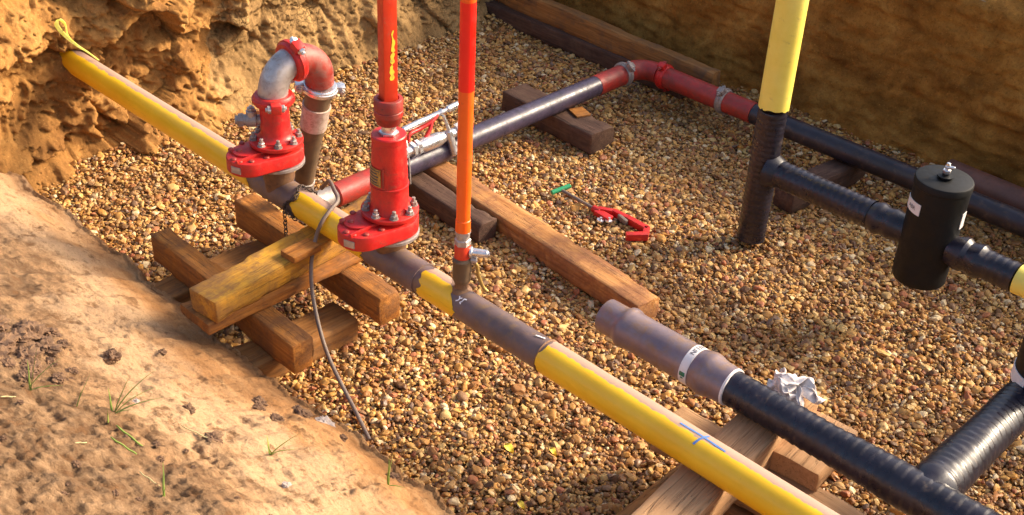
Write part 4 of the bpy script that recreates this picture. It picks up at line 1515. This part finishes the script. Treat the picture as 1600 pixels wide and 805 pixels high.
# heap of broken dark mud at the left edge: each lump is its own
HP = [(-4.80, 1.80, .060), (-4.72, 1.72, .052), (-4.62, 1.80, .046), (-4.70, 1.62, .058), (-4.58, 1.68, .050), (-4.52, 1.76, .034), (-4.47, 1.66, .036), (-4.86, 1.68, .05), (-4.60, 1.56, .045), (-4.48, 1.56, .03), (-4.40, 1.62, .03), (-4.38, 1.74, .024), (-4.78, 1.90, .03), (-4.66, 1.90, .022), (-4.42, 1.82, .02), (-4.30, 1.70, .022), (-4.33, 1.58, .026)]
for i, (x, y, r) in enumerate(HP):
    o = clod(x, y, r * 1.25, 'one of the dark broken lumps heaped at the left edge of the bank', 'clod', .5, i + 21, name='mud_lump', stretch=1.25)
    o['group'] = 'heap of broken mud lumps'
sc_rng = random.Random(3)
for i in range(110):
    x = sc_rng.uniform(-5.0, -3.0)
    y = sc_rng.uniform(1.25, 2.78)
    if sc_rng.random() < (y - 1.2) / 1.1:
        continue
    o = clod(x, y, sc_rng.uniform(.006, .017), 'crumb of loose earth scattered on the bank', 'clod', .6, i + 60, name='earth_crumb', cat='crumb', stretch=1.2)
    o['group'] = 'crumbs of earth scattered on the bank'
clod(-3.77, 2.745, .036, 'pale flat stone lying by the bank edge next to the dark clods', 'stone', .35, 91, name='stone', cat='stone', stretch=1.5)
clod(-4.06, 1.93, .016, 'small pale pebble on the bank above the long-bladed grass', 'stone', .6, 92, name='stone', cat='stone')
clod(-3.25, 2.15, .02, 'small white stone near the bottom edge of the bank', 'stone', .5, 93, name='stone', cat='stone')

def blade(bm, base, d, L, w, droop, seg=9):
    w *= 1.7
    droop *= .62
    L *= 1.6
    d = (Vector(d).normalized() + Vector((0, 0, .35))).normalized()
    p = Vector(base)
    side = d.cross(Vector((0, 0, 1)))
    side = side.normalized() if side.length > .1 else Vector((1, 0, 0))
    prev = None
    for i in range(seg + 1):
        t = i / seg
        ww = w * (1 - t) ** .7 * (.6 + .4 * min(1, t * 5))
        nrm = side.cross(d).normalized()
        mid = p + nrm * ww * .25
        row = [bm.verts.new(p - side * ww / 2), bm.verts.new(mid), bm.verts.new(p + side * ww / 2)]
        if prev:
            bm.faces.new((prev[0], row[0], row[1], prev[1]))
            bm.faces.new((prev[1], row[1], row[2], prev[2]))
        prev = row
        p = p + d * L / seg
        d = (d + Vector((0, 0, -droop / seg)) + side * .04 * math.sin(i)).normalized()
def tuft(x, y, label, blades, seed):
    rg = random.Random(seed)
    bm = bmesh.new()
    z = bank_z(x, y) - .005
    for (dx, dy, dz, L, w, dr) in blades:
        blade(bm, (x + rg.uniform(-.006, .006), y + rg.uniform(-.006, .006), z), (dx, dy, dz), L, w, dr)
    return solo(bm, 'grass_tuft', M['grass'], label, 'grass tuft', (x, y, z), 'grass tufts on the bank', sharp=180)
tuft(-3.994, 1.791, 'largest grass tuft, long green blades arching right over the bank', [(.5, .6, .9, .20, .010, 1.0), (.9, .6, .5, .19, .009, .7), (.2, .5, 1, .13, .009, .6), (.6, .9, .8, .15, .006, 1.2), (-.3, .1, 1, .08, .007, .3), (.7, .2, .4, .10, .007, .8)], 1)
tuft(-4.235, 1.545, 'grass tuft among the dark lumps at the left edge', [(.1, .3, 1, .15, .007, .5), (.6, .6, .8, .17, .008, .8), (-.3, .2, 1, .09, .006, .5), (.9, .5, .3, .13, .006, .7)], 2)
tuft(-4.06, 1.66, 'single slanting grass blade left of the largest tuft', [(.35, .5, 1, .13, .008, .2), (.1, .5, 1, .06, .007, .2)], 3)
tuft(-3.493, 2.243, 'pale grass sprig on the bank below the dark clods', [(.6, .6, .7, .13, .008, .7), (-.2, .0, 1, .07, .006, .4), (.9, .5, .5, .10, .006, 1.0), (.1, -.3, .8, .06, .006, .4)], 4)
tuft(-3.133, 2.606, 'upright grass sprig at the bottom edge of the picture by the gravel', [(.15, .1, 1, .13, .009, .3), (-.1, .1, 1, .10, .009, .2), (.9, .1, .3, .08, .006, .6)], 5)
tuft(-3.271, 1.60, 'small grass sprig in the bottom left of the picture, cut off by its edge', [(-.4, .3, .9, .09, .007, .4), (.3, .4, 1, .06, .006, .4)], 6)
tuft(-3.90, 1.72, 'tiny upright shoot just left of the largest tuft', [(0, .1, 1, .05, .006, .1), (.2, .1, 1, .04, .005, .1)], 7)
def straw(x, y, ang, L, label, mat='straw', w=.006):
    bm = bmesh.new()
    pts = []
    for i in range(9):
        t = i / 8 - .5
        px = x + math.cos(ang) * t * L + .0025 * math.sin(i * 1.3)
        py = y + math.sin(ang) * t * L + .0025 * math.cos(i * 1.7)
        pts.append((px, py, .0 * bank_z(px, py) + bank_z(x, y) + (.5 * (y - py)) + .010))
    tube(bm, pts, [w * .35] + [w * .5] * 7 + [w * .3], 6)
    return solo(bm, 'straw', M[mat], label, 'straw', (x, y, bank_z(x, y)), 'loose straws on the bank', sharp=180)
straw(-3.73, 1.73, R_(5), .22, 'long green-brown blade lying flat below the largest grass tuft', 'grass', .009)
straw(-3.67, 1.66, R_(12), .15, 'second flat green blade below the largest grass tuft', 'grass', .008)
straw(-3.72, 2.02, R_(25), .15, 'pale wavy straw to the right of the largest grass tuft')
straw(-4.15, 1.42, R_(80), .06, 'short straw low at the left edge')
straw(-3.70, 1.50, R_(85), .05, 'short upright-looking straw near the bottom of the bank')
straw(-3.40, 1.62, R_(10), .12, 'thin straw near the bottom edge of the bank')
straw(-4.25, 1.38, R_(15), .08, 'greenish straw at the far bottom left', 'grass')
# yellow fallen leaves on the gravel
for (x, y, lab, s) in ((-3.19, 3.47, 'crumpled yellow leaf on the gravel by the foot of the bank', .030), (-3.02, 3.62, 'curled yellow leaf on the gravel, right of the crumpled one', .022), (-2.86, 3.22, 'greenish yellow leaf on the gravel at the bottom edge', .022)):
    bm = bmesh.new()
    n = 10
    rows = []
    for i in range(n + 1):
        t = i / n
        w = s * math.sin(math.pi * min(.98, t * .9 + .06)) * .8
        rows.append([bm.verts.new((x + (t - .5) * s * 2.2, y + w * q, bed_h(x, y) + .062 + .012 * math.sin(t * 5) + .012 * q * q + .004 * math.sin(9 * q + 5 * t))) for q in (-1, -.5, 0, .5, 1)])
    for A, B in zip(rows, rows[1:]):
        for k in range(4):
            bm.faces.new((A[k], A[k + 1], B[k + 1], B[k]))
    solo(bm, 'leaf', M['leaf'], lab, 'leaf', (x, y, bed_h(x, y)), 'fallen leaves', sharp=180)
